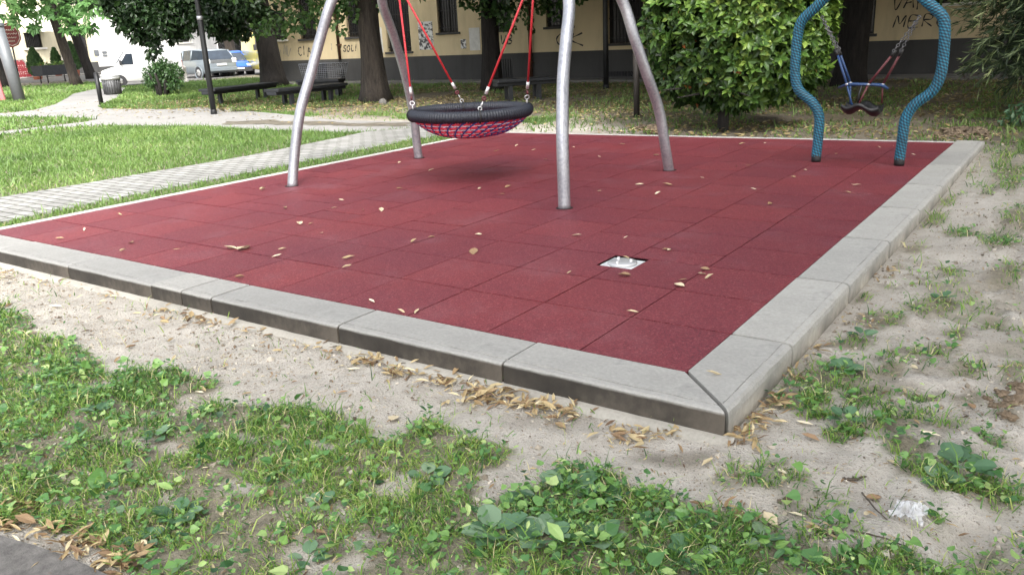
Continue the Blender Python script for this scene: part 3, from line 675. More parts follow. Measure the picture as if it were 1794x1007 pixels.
def seatpt(i, j, off):
    a = i/(nu-1)*2-1; b = j/(nv-1)*2-1
    x = a*.17; y = b*.155*(1-.25*a*a)
    z = .028*math.cos(a*PI*1.55)*(1-.3*b*b)+.05*b*b-.012*a
    return (seatc[0]-.003+x, YB+y, seatc[2]+z-off)
for off in (0, .032):
    for i in range(nu):
        for j in range(nv): vs.append(seatpt(i, j, off))
K = nu*nv
for i in range(nu-1):
    for j in range(nv-1):
        a = i*nv+j; fs.append((a, a+nv, a+nv+1, a+1)); fs.append((K+a, K+a+1, K+a+nv+1, K+a+nv))
edge = [(i, 0) for i in range(nu)]+[(nu-1, j) for j in range(1, nv)]+[(i, nv-1) for i in range(nu-2, -1, -1)]+[(0, j) for j in range(nv-2, 0, -1)]
for k in range(len(edge)):
    a = edge[k][0]*nv+edge[k][1]; q = edge[(k+1) % len(edge)]; b = q[0]*nv+q[1]; fs.append((a, K+a, K+b, b))
obj('seat', m.add(vs, fs, True), 'black_rubber', bs)
obj('crotch_strap', MB().tube([(-.60, YB-.09, .745), (-.615, YB-.11, .66), (-.62, YB-.10, .55)], .010, 8), 'black_rubber', bs)

#@@PART2
# ------------------------------------------------------------------ ground cover: grass blades, weeds, litter (uncountable)
def scatter(x0, x1, y0, y1, dens):
    n = int((x1-x0)*(y1-y0)*dens); return rng.uniform(x0, x1, n), rng.uniform(y0, y1, n)
def visible(x, y, pad=120):
    u, v, zc = proj(np.stack([x, y, 0*x-.05], 1)); return (zc > .4) & (u > -pad) & (u < 1794+pad) & (v < 1007+pad)
cl = Cloud(); wl = Cloud()
x, y = scatter(-6.5, 3.4, -3.0, .4, 19000); x2, y2 = scatter(.3, 4.0, .2, 8.2, 5200); x = np.concatenate([x, x2]); y = np.concatenate([y, y2])
g, lit = masks(x, y); dist = np.hypot(x-CAM[0], y-CAM[1])
tuft = fbm(x*6, y*6, 51, 2); fine = fbm(x*13, y*13, 53, 2); den = np.maximum(g*sstep(.18, .5, tuft)*sstep(.22, .5, fine), .012*(y < 7))*np.clip(3.0/dist, .35, 1)*.95
k = rng.random(len(x)) < np.where(visible(x, y), den, den*.25); x, y, tuft, dist, g = x[k], y[k], tuft[k], dist[k], g[k]
onasph = inpoly(x, y, [tuple(p[:2]) for p in asp]+[(1.5, -2.95), (1.5, -6), (-6, -6), (-8, -4)])
x, y, tuft, dist = x[~onasph], y[~onasph], tuft[~onasph], dist[~onasph]
h = rng.gamma(3.0, .0098, len(x))*(.55+1.0*tuft)*(1+.4*sstep(4, 8, dist)); w = rng.uniform(.0022, .0042, len(x))*(1+.12*dist)
tn = np.clip(.42+.55*(fbm(x*1.6, y*1.6, 61)-.5)+rng.normal(0, .24, len(x)), 0, 1); tn = np.where(rng.random(len(x)) < .07, 1, np.minimum(tn, .93))
cl.blades(np.stack([x, y, H(x, y)-.004], 1), h, w, rng.uniform(.2, 1.7, len(x)), tn)
o = cl.build('grass', 'grass'); o['kind'] = 'stuff'
# creeping weeds: leaflets on short stalks in clumps
x, y = scatter(-5.5, 3.2, -3.0, .3, 2600); x2, y2 = scatter(.35, 3.4, .2, 7, 500); x = np.concatenate([x, x2]); y = np.concatenate([y, y2])
g, lit = masks(x, y); cm = .30+.5*sstep(.45, .62, fbm(x*2.6, y*2.6, 71, 2))
u, v, zc = proj(np.stack([x, y, 0*x-.1], 1)); cm = np.maximum(cm, sstep(1.25, .4, ((u-1040)/250)**2+((v-935)/85)**2)*.9*sstep(.22, .45, fbm(x*7, y*7, 77, 2)))
on2 = inpoly(x, y, [tuple(p[:2]) for p in asp]+[(1.5, -2.95), (1.5, -6), (-6, -6), (-8, -4)])
k = (rng.random(len(x)) < g*cm*.8) & visible(x, y) & ~on2; x, y = x[k], y[k]; n = len(x)
b = np.stack([x, y, H(x, y)], 1)
for q in range(3):
    a = rng.uniform(0, 2*PI, n); d = np.stack([np.cos(a), np.sin(a), rng.uniform(.0, .55, n)], 1)
    pos = b+np.stack([np.cos(a)*.008, np.sin(a)*.008, rng.gamma(2.5, .011, n)], 1)
    wl.add(pos, d, rdir(n)*.75+np.array([0, 0, 1.]), rng.gamma(4, .0046, n), ('heart', 'oval', 'oval')[q], np.clip(rng.normal(.5, .25, n), 0, 1))
o = wl.build('creeping_weeds', 'weed'); o['kind'] = 'stuff'
# lawn on the left and the grass under the trees behind
cl = Cloud()
def lawn(x0, x1, y0, y1, dens, hh, ww, cond):
    x, y = scatter(x0, x1, y0, y1, dens); g, lit = masks(x, y); k = visible(x, y, 40) & cond(x, y, g, lit)
    for P in (BRICK_W, PATH2_W): k &= ~inpoly(x, y, P)
    x, y = x[k], y[k]; n = len(x); t = np.clip(.45+.9*(fbm(x*.7, y*.7, 81)-.5)+rng.normal(0, .16, n), 0, 1)
    cl.blades(np.stack([x, y, H(x, y)-.01], 1), rng.gamma(5, hh/5, n), np.full(n, ww), rng.uniform(.2, 1.2, n), t)
R_ = rng.random
lawn(-15, -6.15, -1, 9.5, 1500, .06, .011, lambda x, y, g, l: (g > .5) & (x < -6.12))
lawn(-34, -15, -1, 24, 230, .08, .028, lambda x, y, g, l: (R_(len(x)) < 1-.75*l))
lawn(-46, -30, 5, 22, 60, .10, .05, lambda x, y, g, l: (x < 0) & ~inpoly(x, y, [tuple(p[:2]) for p in rd]+[(-45, 60), (-63.5, 110), (-63.5, 10)]))
lawn(-24, 6, 7.6, 19, 260, .07, .018, lambda x, y, g, l: R_(len(x)) < np.maximum(g, .45)*sstep(.3, .62, fbm(x*1.1, y*1.1, 91)))
lawn(.6, 7, 6.6, 13, 900, .09, .012, lambda x, y, g, l: R_(len(x)) < g)
lawn(-.5, 6, 9, 15, 250, .07, .016, lambda x, y, g, l: R_(len(x)) < sstep(.3, .6, fbm(x*.9, y*.9, 93)))
lawn(-6.5, -6.08, -.5, 5.0, 2600, .05, .007, lambda x, y, g, l: R_(len(x)) < sstep(5.2, 2.5, y)*.9)
o = cl.build('lawn_grass', 'lawn'); o['kind'] = 'stuff'
# yellow leaf litter under the trees
cl = Cloud(); x, y = scatter(-26, 8, 7.6, 19, 120); g, lit = masks(x, y); k = visible(x, y, 40) & (R_(len(x)) < np.maximum(lit, .10)*sstep(.22, .55, fbm(x*.6, y*.6, 95))); x, y = x[k], y[k]; n = len(x)
a = rng.uniform(0, 2*PI, n)
cl.add(np.stack([x, y, H(x, y)+.012+R_(n)*.02], 1), np.stack([np.cos(a), np.sin(a), rng.uniform(-.3, .4, n)], 1), rdir(n)*.45+np.array([0, 0, 1.]), rng.uniform(.05, .10, n), 'oval', rng.beta(2, 2, n))
o = cl.build('leaf_litter', 'drylawn'); o['kind'] = 'stuff'
# drifts of dry leaves against the kerb and along the asphalt
cl = Cloud()
DR = [(350, 562, 34, 9, 60), (300, 548, 40, 8, 30), (430, 578, 40, 8, 26), (560, 612, 60, 8, 30), (650, 636, 30, 9, 80), (700, 655, 30, 8, 50), (790, 672, 40, 10, 70), (855, 692, 42, 12, 130), (930, 712, 45, 9, 80), (985, 725, 40, 9, 60), (1120, 765, 60, 14, 70), (1300, 765, 26, 16, 60), (1330, 735, 22, 14, 50), (1350, 705, 22, 14, 50), (1390, 660, 18, 12, 30), (1430, 610, 16, 12, 26), (60, 925, 75, 14, 70), (150, 960, 60, 16, 70), (210, 985, 30, 16, 70), (20, 895, 40, 12, 60), (25, 485, 30, 6, 30), (90, 498, 40, 6, 20), (1265, 895, 25, 8, 14), (1460, 935, 30, 8, 10), (1500, 560, 20, 12, 20), (1560, 480, 14, 10, 16), (220, 520, 60, 8, 20)]
for u0, v0, su, sv, n in DR:
    for _ in range(int(n*.9)):
        p = onground(u0+random.gauss(0, su*.7), v0+random.gauss(0, sv*.62))
        if -6.1 < p[0] < .285 and p[1] > -.285: continue
        a = random.uniform(0, 2*PI)
        cl.add(np.array([[p[0], p[1], p[2]+random.uniform(.002, .022)]]), np.array([[math.cos(a), math.sin(a), random.uniform(-.25, .45)]]), rdir(1)*.6+np.array([[0, 0, 1.]]), np.array([random.uniform(.025, .08)*random.uniform(.7, 1.1)]), 'long' if random.random() < .8 else 'oval', np.array([random.betavariate(2.2, 2)]))
# small crumbs of leaf and twig over the bare sand
x, y = scatter(-6, 3.4, -2.9, .0, 520); x2, y2 = scatter(.3, 3.2, 0, 7.4, 300); x = np.concatenate([x, x2]); y = np.concatenate([y, y2]); k = visible(x, y, 20) & ~((x > -6.1) & (x < .3) & (y > -.3)); x, y = x[k], y[k]; n = len(x); a = rng.uniform(0, 2*PI, n)
cl.add(np.stack([x, y, H(x, y)+.004], 1), np.stack([np.cos(a), np.sin(a), rng.uniform(-.1, .3, n)], 1), rdir(n)*.4+np.array([0, 0, 1.]), rng.gamma(1.6, .007, n)+.005, 'long', rng.beta(1.0, 1.8, n))
o = cl.build('dry_leaf_drifts', 'dry'); o['kind'] = 'stuff'

cl = Cloud(); x, y = scatter(-6.5, 3.4, -3, 0, 900); x2, y2 = scatter(.28, 3.6, 0, 7.6, 900); x = np.concatenate([x, x2]); y = np.concatenate([y, y2])
k = visible(x, y, 20) & ~((x > -6.1) & (x < .285) & (y > -.285)) & (rng.random(len(x)) < .15+.85*sstep(.42, .62, fbm(x*2.4, y*2.4, 151))); x, y = x[k], y[k]; n = len(x)
cl.add(np.stack([x, y, H(x, y)+.001], 1), rdir(n), rdir(n), rng.gamma(1.5, .004, n)+.004, 'crumb', np.clip(rng.beta(1.5, 1.2, n), 0, 1))
o = cl.build('soil_crumbs', 'crumb'); o['kind'] = 'stuff'
def ragged(px):
    W = [G(u, v, -.05)[:2] for u, v in px]; out = []
    for i in range(len(W)):
        a, b = W[i], W[(i+1) % len(W)]; k = max(2, int(np.linalg.norm(b-a)/.12)); d = (b-a)/np.linalg.norm(b-a)
        for q in range(k): p = a+(b-a)*q/k; out.append(tuple(p+np.array([-d[1], d[0]])*(float(fbm(p[0]*2.5, p[1]*2.5, 311))-.5)*.5))
    return out
sheet('mud_strip', ccw(ragged(((395, 214), (470, 211), (560, 213), (640, 216), (720, 217), (718, 222), (640, 223), (560, 220), (470, 219), (400, 219)))), -.041, 'mud')

# ------------------------------------------------------------------ single fallen leaves (copied)
def leafproto(k):
    tpl = ('long', 'oval', 'long', 'long', 'oval')[k]; V, FS, n = leaves(np.zeros((1, 3)), np.array([[0, 1, .0]]), np.array([[0, 0, 1.]]), np.array([1.]), tpl)
    V[:, 2] += .25*(V[:, 1]-.5)**2+(.0, .1, .16, .3, .22)[k]*np.abs(V[:, 0])
    V[:, 1] -= .5
    o = bigmesh('fallen_leaf', V, FS, 'pale_dry', np.full(len(V), (.95, .75, .4, .65, .12)[k])); return o
LP = [leafproto(q) for q in range(5)]; used = [0]*5
def putleaf(p, size, k, label, group):
    o = LP[k] if not used[k] else LP[k].copy()
    if used[k]: COL.objects.link(o)
    used[k] = 1; o.location = p; o.scale = (size*random.uniform(.7, 1.5), size, size*random.uniform(.6, 1.8)); o.rotation_euler = (random.uniform(-.2, .2), random.uniform(-.2, .2), random.uniform(0, 6.28))
    setp(o, label, 'leaf', group)
ML = [(405, 435), (427, 436), (563, 408), (545, 392), (610, 452), (608, 468), (830, 441), (838, 411), (756, 415), (725, 423), (652, 528), (703, 546), (730, 546), (997, 478), (1094, 482), (1108, 547), (1235, 471), (1243, 486), (1167, 437), (1172, 438), (1096, 416), (1097, 452), (1152, 340), (1169, 324), (1349, 358), (1486, 337), (1300, 253), (1340, 251), (1410, 298), (988, 252), (1005, 258), (1050, 275), (880, 340), (840, 330), (500, 365), (525, 392), (460, 333), (668, 368), (585, 364), (636, 368), (598, 350), (755, 298), (700, 330), (890, 327), (955, 279), (935, 263), (1090, 253), (1150, 272), (1290, 291), (1310, 290), (1230, 312), (1390, 310), (1320, 331), (1465, 270), (1540, 258), (1565, 256), (1600, 271), (1230, 480), (1196, 490), (1190, 500), (420, 485), (210, 376), (230, 425), (105, 418), (215, 440), (148, 403), (310, 437), (870, 265), (905, 255), (1010, 412), (1050, 335), (1120, 323), (1260, 262), (1500, 325), (495, 437), (485, 449), (1250, 655), (700, 285)]
BIG = {(427, 436): .13, (405, 435): .10, (610, 452): .11, (830, 441): .09, (1152, 340): .09, (1169, 324): .10, (652, 528): .06, (1108, 547): .055, (997, 478): .055, (1300, 253): .09, (525, 392): .1, (460, 333): .12, (500, 365): .09, (1250, 655): .06}
for (u, v) in ML:
    p = G(u, v, .006); p[2] = .006
    putleaf(p, BIG.get((u, v), random.uniform(.045, .08))*1.1, random.choice([0, 1, 2, 3, 4]), 'single dry leaf lying flat on the red rubber tiles', 'fallen leaves scattered on the red floor')
for (u, v) in [(100, 540), (610, 800), (690, 736), (745, 740), (840, 690), (985, 745), (960, 738), (830, 715), (1370, 830), (1420, 770), (1330, 912), (1395, 905), (1290, 905), (1350, 915), (1460, 945), (1530, 875), (1520, 905), (1565, 815), (1585, 690), (1410, 745), (1600, 645), (1445, 690), (160, 700), (100, 735), (350, 690), (400, 855), (390, 905), (470, 870), (560, 935), (590, 985), (730, 755), (1010, 835), (1030, 900), (60, 990), (30, 950), (1205, 900), (1700, 715), (1630, 765), (1240, 815), (520, 590), (470, 590), (285, 560), (230, 610), (300, 600), (620, 650), (600, 690)]:
    p = onground(u, v); p[2] += .008
    putleaf(p, random.uniform(.04, .085), random.choice([0, 1, 2, 3, 4]), 'single dry leaf lying on the sandy ground in front of the kerb', 'fallen leaves scattered on the sandy ground')

# broad leaved plantain weeds, each a rosette
def plantain(u, v, r, n, label):
    p = onground(u, v); c = Cloud(); a = np.linspace(0, 2*PI, n, endpoint=False)+rng.uniform(-.3, .3, n); el = rng.uniform(.15, .9, n)
    d = np.stack([np.cos(a), np.sin(a), el], 1); pos = p+d*np.array([.25, .25, .3])*r
    c.add(pos, d*np.array([1, 1, .6]), np.stack([-np.cos(a)*el, -np.sin(a)*el, np.ones(n)], 1)+rdir(n)*.25, r*rng.uniform(.7, 1.05, n), 'round', np.clip(rng.normal(.55, .25, n), 0, 1))
    st = [(p, q) for q in pos]
    o = c.build('plantain_weed', 'plantain'); V = np.array([v.co for v in o.data.vertices]); 
    o.data.transform(Matrix.Translation(-Vector([float(t) for t in p]))); o.location = [float(t) for t in p]
    setp(o, label, 'weed', 'broad leaved weeds in the foreground')
for u, v, r, n, l in [(1000, 850, .085, 7, 'tallest broad leaved weed with pale upright leaves at the edge of the sand'), (1050, 875, .075, 6, 'broad leaved weed beside the tallest pale weed, right of it'), (750, 840, .07, 6, 'broad leaved weed with one large round leaf left of the weed clump'), (175, 725, .065, 5, 'grey green broad leaved weed in the left grass'), (270, 770, .06, 6, 'broad leaved weed in the grass right of the grey green one'), (315, 910, .075, 8, 'dark broad leaved weed clump in the left foreground'), (250, 950, .06, 5, 'broad leaved weed beside the dry leaves of the asphalt edge'), (540, 980, .06, 5, 'small broad leaved weed at the bottom edge of the photo'), (560, 885, .05, 5, 'broad leaved weed amid the grass tufts left of centre'), (870, 940, .085, 8, 'broad leaved weed at the left side of the dark weed patch'), (960, 950, .085, 9, 'broad leaved weed in the middle of the dark weed patch'), (1050, 950, .075, 8, 'broad leaved weed at the right of the dark weed patch'), (1150, 920, .065, 7, 'broad leaved weed at the right tip of the dark weed patch'), (1690, 820, .085, 7, 'broad leaved weed by the white plastic scrap'), (1650, 845, .06, 6, 'low broad leaved weed left of the one by the plastic scrap'), (1510, 590, .06, 6, 'broad leaved weed in the bare sand beside the right kerb'), (1650, 525, .06, 6, 'broad leaved weed in the grass patch far right of the kerb'), (1480, 650, .07, 7, 'broad leaved weed near the right kerb stones'), (1480, 735, .06, 5, 'broad leaved weed on the sand right of the near corner'), (1210, 975, .07, 7, 'broad leaved weed at the bottom edge right of centre'), (1340, 950, .06, 6, 'broad leaved weed at the lower right tip of the grass'), (920, 880, .055, 6, 'small broad leaved weed left of the tallest pale weed')]:
    plantain(u, v, r, n, l)

# sticks, plastic scrap, clods
def stick(pts, r, label):
    P = [onground(u, v)+np.array([0, 0, r+.002]) for u, v in pts]; c, L = crspline(P, 18); c[:, 2] += rng.normal(0, r*.3, 18)
    m = MB().tube(c, [r*(1-.5*i/17) for i in range(18)], 7)
    mid = c[9]; d = c[12]-c[9]; m.tube([mid, mid+np.array([-d[1], d[0], .02])*.5], [r*.5, r*.2], 5)
    single('stick', m, 'twig', tuple(P[0]), label, 'stick')
stick([(1465, 843), (1495, 843), (1517, 838)], .0065, 'short dark stick lying on bare sand right of the near corner')
stick([(1510, 865), (1545, 905), (1590, 940), (1622, 965)], .003, 'long thin twig lying across the sand beside the plastic scrap')
stick([(365, 775), (350, 795), (335, 805)], .004, 'small dark twig in the left grass')
stick([(1020, 705), (1060, 725), (1100, 740)], .003, 'curved dark twig lying along the front kerb foot')
stick([(1490, 930), (1550, 945), (1590, 960)], .003, 'bent dry stalk at the lower right below the twig')
p = onground(1592, 903); m = MB(); nn_ = 14; vs = []; fs = []
for i in range(nn_):
    for j in range(nn_):
        a, b = i/(nn_-1)-.5, j/(nn_-1)-.5; rr = .75+.5*float(vnoise(i*.7, j*.7, 5))
        vs.append((p[0]+a*.085*rr, p[1]+b*.10*rr, p[2]+.008+.055*max(0, float(vnoise(i*.55, j*.55, 99))-.25)*(1-2.2*(a*a+b*b))+.02*random.random()*.6))
for i in range(nn_-1):
    for j in range(nn_-1): fs.append((i*nn_+j, i*nn_+nn_+j, i*nn_+nn_+j+1, i*nn_+j+1))
single('plastic_scrap', m.add(vs, fs), 'film', tuple(p), 'crumpled clear white plastic scrap on the sand in the right foreground', 'litter')
def clod(u, v, r, label, grp):
    p = onground(u, v); m = MB(); n1, n2 = 16, 10; vs = []; fs = []
    for i in range(n1):
        for j in range(n2+1):
            a = 2*PI*i/n1; b = PI*j/n2; d = np.array([math.cos(a)*math.sin(b), math.sin(a)*math.sin(b), math.cos(b)]); q = r*(.25+1.25*float(fbm(d[0]*2.4+u, d[1]*2.4+d[2]*2.1+v, 3, 4)))*(.8+.4*random.random())
            vs.append(p+d*q*np.array([1.2, 1, .7])+np.array([0, 0, r*.2]))
    for i in range(n1):
        for j in range(n2): fs.append((i*(n2+1)+j, i*(n2+1)+j+1, ((i+1) % n1)*(n2+1)+j+1, ((i+1) % n1)*(n2+1)+j))
    single('soil_clod', m.add(vs, fs, False), 'clod', tuple(p), label, 'soil clod', grp)
for u, v, r in [(1640, 237, .07), (1655, 233, .10), (1672, 238, .12), (1688, 233, .12), (1705, 236, .13), (1722, 239, .10), (1662, 242, .08), (1695, 243, .07), (1710, 243, .06), (1645, 243, .06), (1630, 241, .06), (1680, 244, .06), (1730, 243, .06), (1715, 230, .09), (1668, 229, .08)]: clod(u, v, r*.75, 'dark brown soil clod heaped behind the far right corner', 'soil clods behind the far right corner')
for u, v, r in [(1125, 229, .10), (1145, 232, .12), (1160, 230, .08)]: clod(u, v, r, 'pale brown soil clod behind the pad left of the laurel trunk', 'soil clods left of the laurel')
for u, v, r in [(1755, 690, .025), (1775, 705, .035), (1785, 680, .03), (1740, 712, .02), (1765, 730, .025), (1760, 710, .02), (1790, 695, .03), (1730, 700, .016)]: clod(u, v, r, 'dark soil clod at the right edge of the sandy ground', 'soil clods at the right photo edge')

# ------------------------------------------------------------------ trees
def foliage(blobs, size, tpl, mat, name, parent, dens, tintbias=0, up=.5):
    c = Cloud()
    for (p, r, sq) in blobs:
        n = max(6, int(dens*r*r)); d = rdir(n); rad = r*rng.random(n)**.45; d2 = d*np.array([1, 1, sq])
        pos = np.array(p)+d2*rad[:, None]; a = rdir(n); tip = d*.6+a*.7+np.array([0, 0, -.35])
        lump = vnoise(pos[:, 0]*2.2/r+pos[:, 2], pos[:, 1]*2.2/r-pos[:, 2], 7)
        c.add(pos, tip, rdir(n)*.7+np.array([0, 0, 1.])*up+d*.3, size*rng.uniform(.65, 1.2, n), tpl, np.clip(.5+tintbias+(lump-.5)*.7+rng.normal(0, .16, n), 0, 1))
    return c.build(name, mat, parent)
def trunk(name, base, top, r0, r1, mat, parent, flare=1.5, lean=None, limbs=()):
    m = MB(); b = np.array(base, float); t = np.array(top, float); P = []; R = []
    for k in range(18):
        s = k/17; P.append(b+(t-b)*s+np.array([math.sin(s*3.1)*.05, math.cos(s*2.7)*.05, 0])*(r0*2)); R.append((r0+(r1-r0)*s)*(1+(flare-1)*math.exp(-s*(t[2]-b[2])/.35)))
    m.tube(P, R, 22, True, lambda i, j, a, r: (r*(1+.06*math.sin(5*a+i*.3)+.05*math.sin(11*a+i)+.08*math.sin(3*a)*math.exp(-i*.35)), .5))
    for (s, q, rr) in limbs:
        p0 = P[int(s*17)]; q = np.array(q, float); mid = (p0+q)/2+np.array([0, 0, .25]); cc, L = crspline([p0, mid, q], 12); m.tube(cc, [rr*(1-.75*i/11) for i in range(12)], 9)
    return obj(name, m, mat, parent)
def pxblobs(lst, zc, sc=1.0, jitter=.5):
    out = []
    for (u, v, r) in lst:
        out.append((atdepth(u, v, zc+random.uniform(-jitter, jitter)), r*zc/F*sc, .9))
    return out
def crown(c, R, zlo, zhi, n, r):
    out = []
    for _ in range(n):
        d = rdir(1)[0]; q = random.random()**.4
        p = np.array([c[0]+d[0]*R*q, c[1]+d[1]*R*q, (zlo+zhi)/2+d[2]*(zhi-zlo)/2*q]); out.append((p, r*random.uniform(.7, 1.25), .8))
    return out
def dep(p): return float((np.array(p)-CAM)@_f)
# T1, big chestnut by the left end of the yellow wall
b1 = np.array([-23.9, 17.75, -.08]); t = thing('tree', 'big dark trunked tree at the left end of the building, crown hanging over parked cars', 'tree', b1)
trunk('trunk', b1, b1+np.array([-.9, .3, 5.5]), .40, .30, 'bark', t, 1.4, limbs=[(.55, b1+np.array([-3.5, -2.5, 3.8]), .14), (.6, b1+np.array([2.5, -2, 4.2]), .14), (.7, b1+np.array([-2, 2, 5]), .14), (.5, b1+np.array([-5, -3, 3.1]), .12)])
z1 = dep(b1)-2.5
low = pxblobs([(190, 5, 16), (215, 40, 16), (280, 20, 26), (310, 45, 20), (360, 32, 24), (395, 8, 28), (205, 12, 22), (225, 30, 25), (250, 15, 28), (240, 52, 22), (262, 62, 20), (285, 40, 26), (268, 82, 13), (265, 95, 7), (300, 62, 14), (320, 25, 28), (350, 12, 30), (345, 40, 18), (380, 20, 28), (410, 30, 24), (430, 12, 26), (455, 28, 20), (400, 52, 16), (425, 55, 14), (290, 8, 30), (385, 62, 10), (330, 58, 8), (370, 48, 12)], z1)
foliage(low, .23, 'oval', 'tree_leaf', 'lower_foliage', t, 1500, -.05)
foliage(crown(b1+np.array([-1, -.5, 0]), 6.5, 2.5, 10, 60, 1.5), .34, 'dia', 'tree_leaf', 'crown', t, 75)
# T2, linden with pale drooping leaves
b2 = np.array([-13.4, 12.2, -.08]); t = thing('tree', 'bark ridged tree between the nest swing legs, pale green leaves drooping left of it', 'tree', b2)
trunk('trunk', b2, b2+np.array([-.25, .1, 5.5]), .27, .22, 'bark_light', t, 1.6, limbs=[(.55, b2+np.array([-2.4, -1.5, 3.0]), .08), (.6, b2+np.array([1.5, -1, 3.6]), .08), (.75, b2+np.array([-1, 1.5, 4.6]), .09)])
z2 = dep(b2)-.8
foliage(pxblobs([(455, 52, 16), (475, 42, 18), (500, 36, 20), (490, 58, 11), (525, 42, 18), (545, 30, 20), (520, 20, 20), (580, 32, 18), (596, 52, 12), (610, 20, 20), (590, 10, 22), (628, 30, 12), (560, 12, 22), (650, 5, 16), (508, 62, 6), (640, -10, 24), (600, -16, 30), (550, -16, 30), (500, -8, 26)], z2), .105, 'heart', 'linden_leaf', 'lower_foliage', t, 900, .12)
foliage(crown(b2, 5.2, 3.0, 9, 90, 1.25), .24, 'dia', 'linden_leaf', 'crown', t, 210)
# T3
b3 = np.array([-12.45, 15.8, -.08]); t = thing('tree', 'slimmer dark tree seen behind the basket seat, leaves hanging over the wall', 'tree', b3)
trunk('trunk', b3, b3+np.array([-.1, .1, 5.5]), .245, .2, 'bark', t, 1.35, limbs=[(.5, b3+np.array([1.6, -1.2, 2.9]), .07), (.6, b3+np.array([-1.5, -1, 3.4]), .07)])
z3 = dep(b3)-1.0
foliage(pxblobs([(835, 6, 16), (860, 14, 20), (885, 22, 20), (850, 28, 12), (880, 42, 12), (896, 52, 8), (905, 12, 22), (925, 38, 10), (930, 52, 8), (945, 10, 16), (965, 12, 16), (972, 28, 7), (985, 8, 12), (815, 4, 10), (700, -2, 6), (1015, -2, 10)], z3), .11, 'heart', 'linden_leaf', 'lower_foliage', t, 1000, -.05)
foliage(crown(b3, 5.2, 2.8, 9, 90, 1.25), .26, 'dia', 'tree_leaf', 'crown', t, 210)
# T4
b4 = np.array([-3.38, 17.0, -.08]); t = thing('tree', 'broad black trunked tree in deep shade behind the small blue swing', 'tree', b4)
trunk('trunk', b4, b4+np.array([.1, .1, 5.5]), .31, .27, 'bark', t, 1.3, limbs=[(.6, b4+np.array([1.6, -1.2, 3.6]), .09), (.6, b4+np.array([-1.5, -1, 3.8]), .09)])
foliage(pxblobs([(1640, 0, 12), (1665, 2, 8)], dep(b4)-.5), .11, 'heart', 'linden_leaf', 'lower_foliage', t, 700)
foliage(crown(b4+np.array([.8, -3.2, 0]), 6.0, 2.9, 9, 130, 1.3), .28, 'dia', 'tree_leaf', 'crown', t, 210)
b5 = np.array([-7.4, 17.3, -.08]); t = thing('tree', 'unseen tree added to shade the yellow wall, its trunk behind the clipped laurel', 'tree', b5)  # out of view, added so its crown shades the wall
trunk('trunk', b5, b5+np.array([.1, .1, 5.5]), .25, .2, 'bark', t, 1.3)
foliage(crown(b5+np.array([1.2, -2.6, 0]), 5.2, 2.9, 9, 110, 1.3), .28, 'dia', 'tree_leaf', 'crown', t, 200)
b6 = np.array([2.6, 15.5, -.08]); t = thing('tree', 'unseen tree added to shade the yellow wall, just past the right edge', 'tree', b6)  # another unseen tree, added to keep sun off the wall
trunk('trunk', b6, b6+np.array([.1, .1, 5.5]), .25, .2, 'bark', t, 1.3)
foliage(crown(b6+np.array([0, -2, 0]), 6, 2.7, 9.5, 130, 1.3), .28, 'dia', 'tree_leaf', 'crown', t, 200)
# lime green street trees at the left
bA = G(133, 150, -.05); t = thing('tree', 'slim street tree with bright lime palmate leaves behind the metal bin', 'tree', bA)
trunk('trunk', bA, bA+np.array([-.9, -.5, 7]), .23, .19, 'bark_light', t, 1.35, limbs=[(.45, bA+np.array([-2, 1, 5]), .1)])
zA = dep(bA)-3
foliage(pxblobs([(20, 10, 24), (10, 28, 16), (45, 18, 24), (75, 8, 26), (70, 30, 14), (105, 20, 22), (130, 10, 26), (120, 38, 16), (150, 30, 20), (165, 12, 22), (112, 48, 9), (150, 48, 10), (140, 55, 8), (30, 38, 8), (60, 44, 7), (180, 8, 14), (90, -10, 30), (30, -12, 30), (150, -14, 30)], zA), .52, 'palm', 'lime_leaf', 'lower_foliage', t, 34, .1)
foliage(crown(bA+np.array([0, -1, 0]), 6, 4.2, 12, 40, 1.7), .6, 'dia', 'lime_leaf', 'crown', t, 30)
bB = G(160, 139, -.05); t = thing('tree', 'forked dark street tree behind the lime green one, by the grey door', 'tree', bB)
trunk('trunk', bB, bB+np.array([-1.0, -.8, 7]), .29, .23, 'bark', t, 1.3, limbs=[(.45, bB+np.array([-2.4, -1.8, 6]), .14)])
foliage(crown(bB+np.array([-1.5, -1.5, 0]), 5, 5.0, 12, 34, 1.7), .6, 'dia', 'tree_leaf', 'crown', t, 36)
bC = G(10, 152, -.05); t = thing('tree', 'dark leaning trunk at the left photo edge behind the grey post', 'tree', bC)
trunk('trunk', bC, bC+np.array([-1.0, -1.2, 7]), .32, .26, 'bark', t, 1.5)
foliage(crown(bC+np.array([-1, -1, 0]), 5, 4.6, 12, 34, 1.7), .6, 'dia', 'lime_leaf', 'crown', t, 36)
bD = np.array([-62, 47.3, -.05]); p_ = onplane(405, 100, 0, -60); bD = np.array([-60, p_[1], -.05]); t = thing('tree', 'far tree trunk before the iron bar fence, above the silver car', 'tree', bD)
trunk('trunk', bD, bD+np.array([0, -.3, 7]), .42, .36, 'bark_light', t, 1.2)
foliage(crown(bD+np.array([0, 0, 0]), 5, 4.0, 11, 34, 1.6), .5, 'dia', 'tree_leaf', 'crown', t, 45)
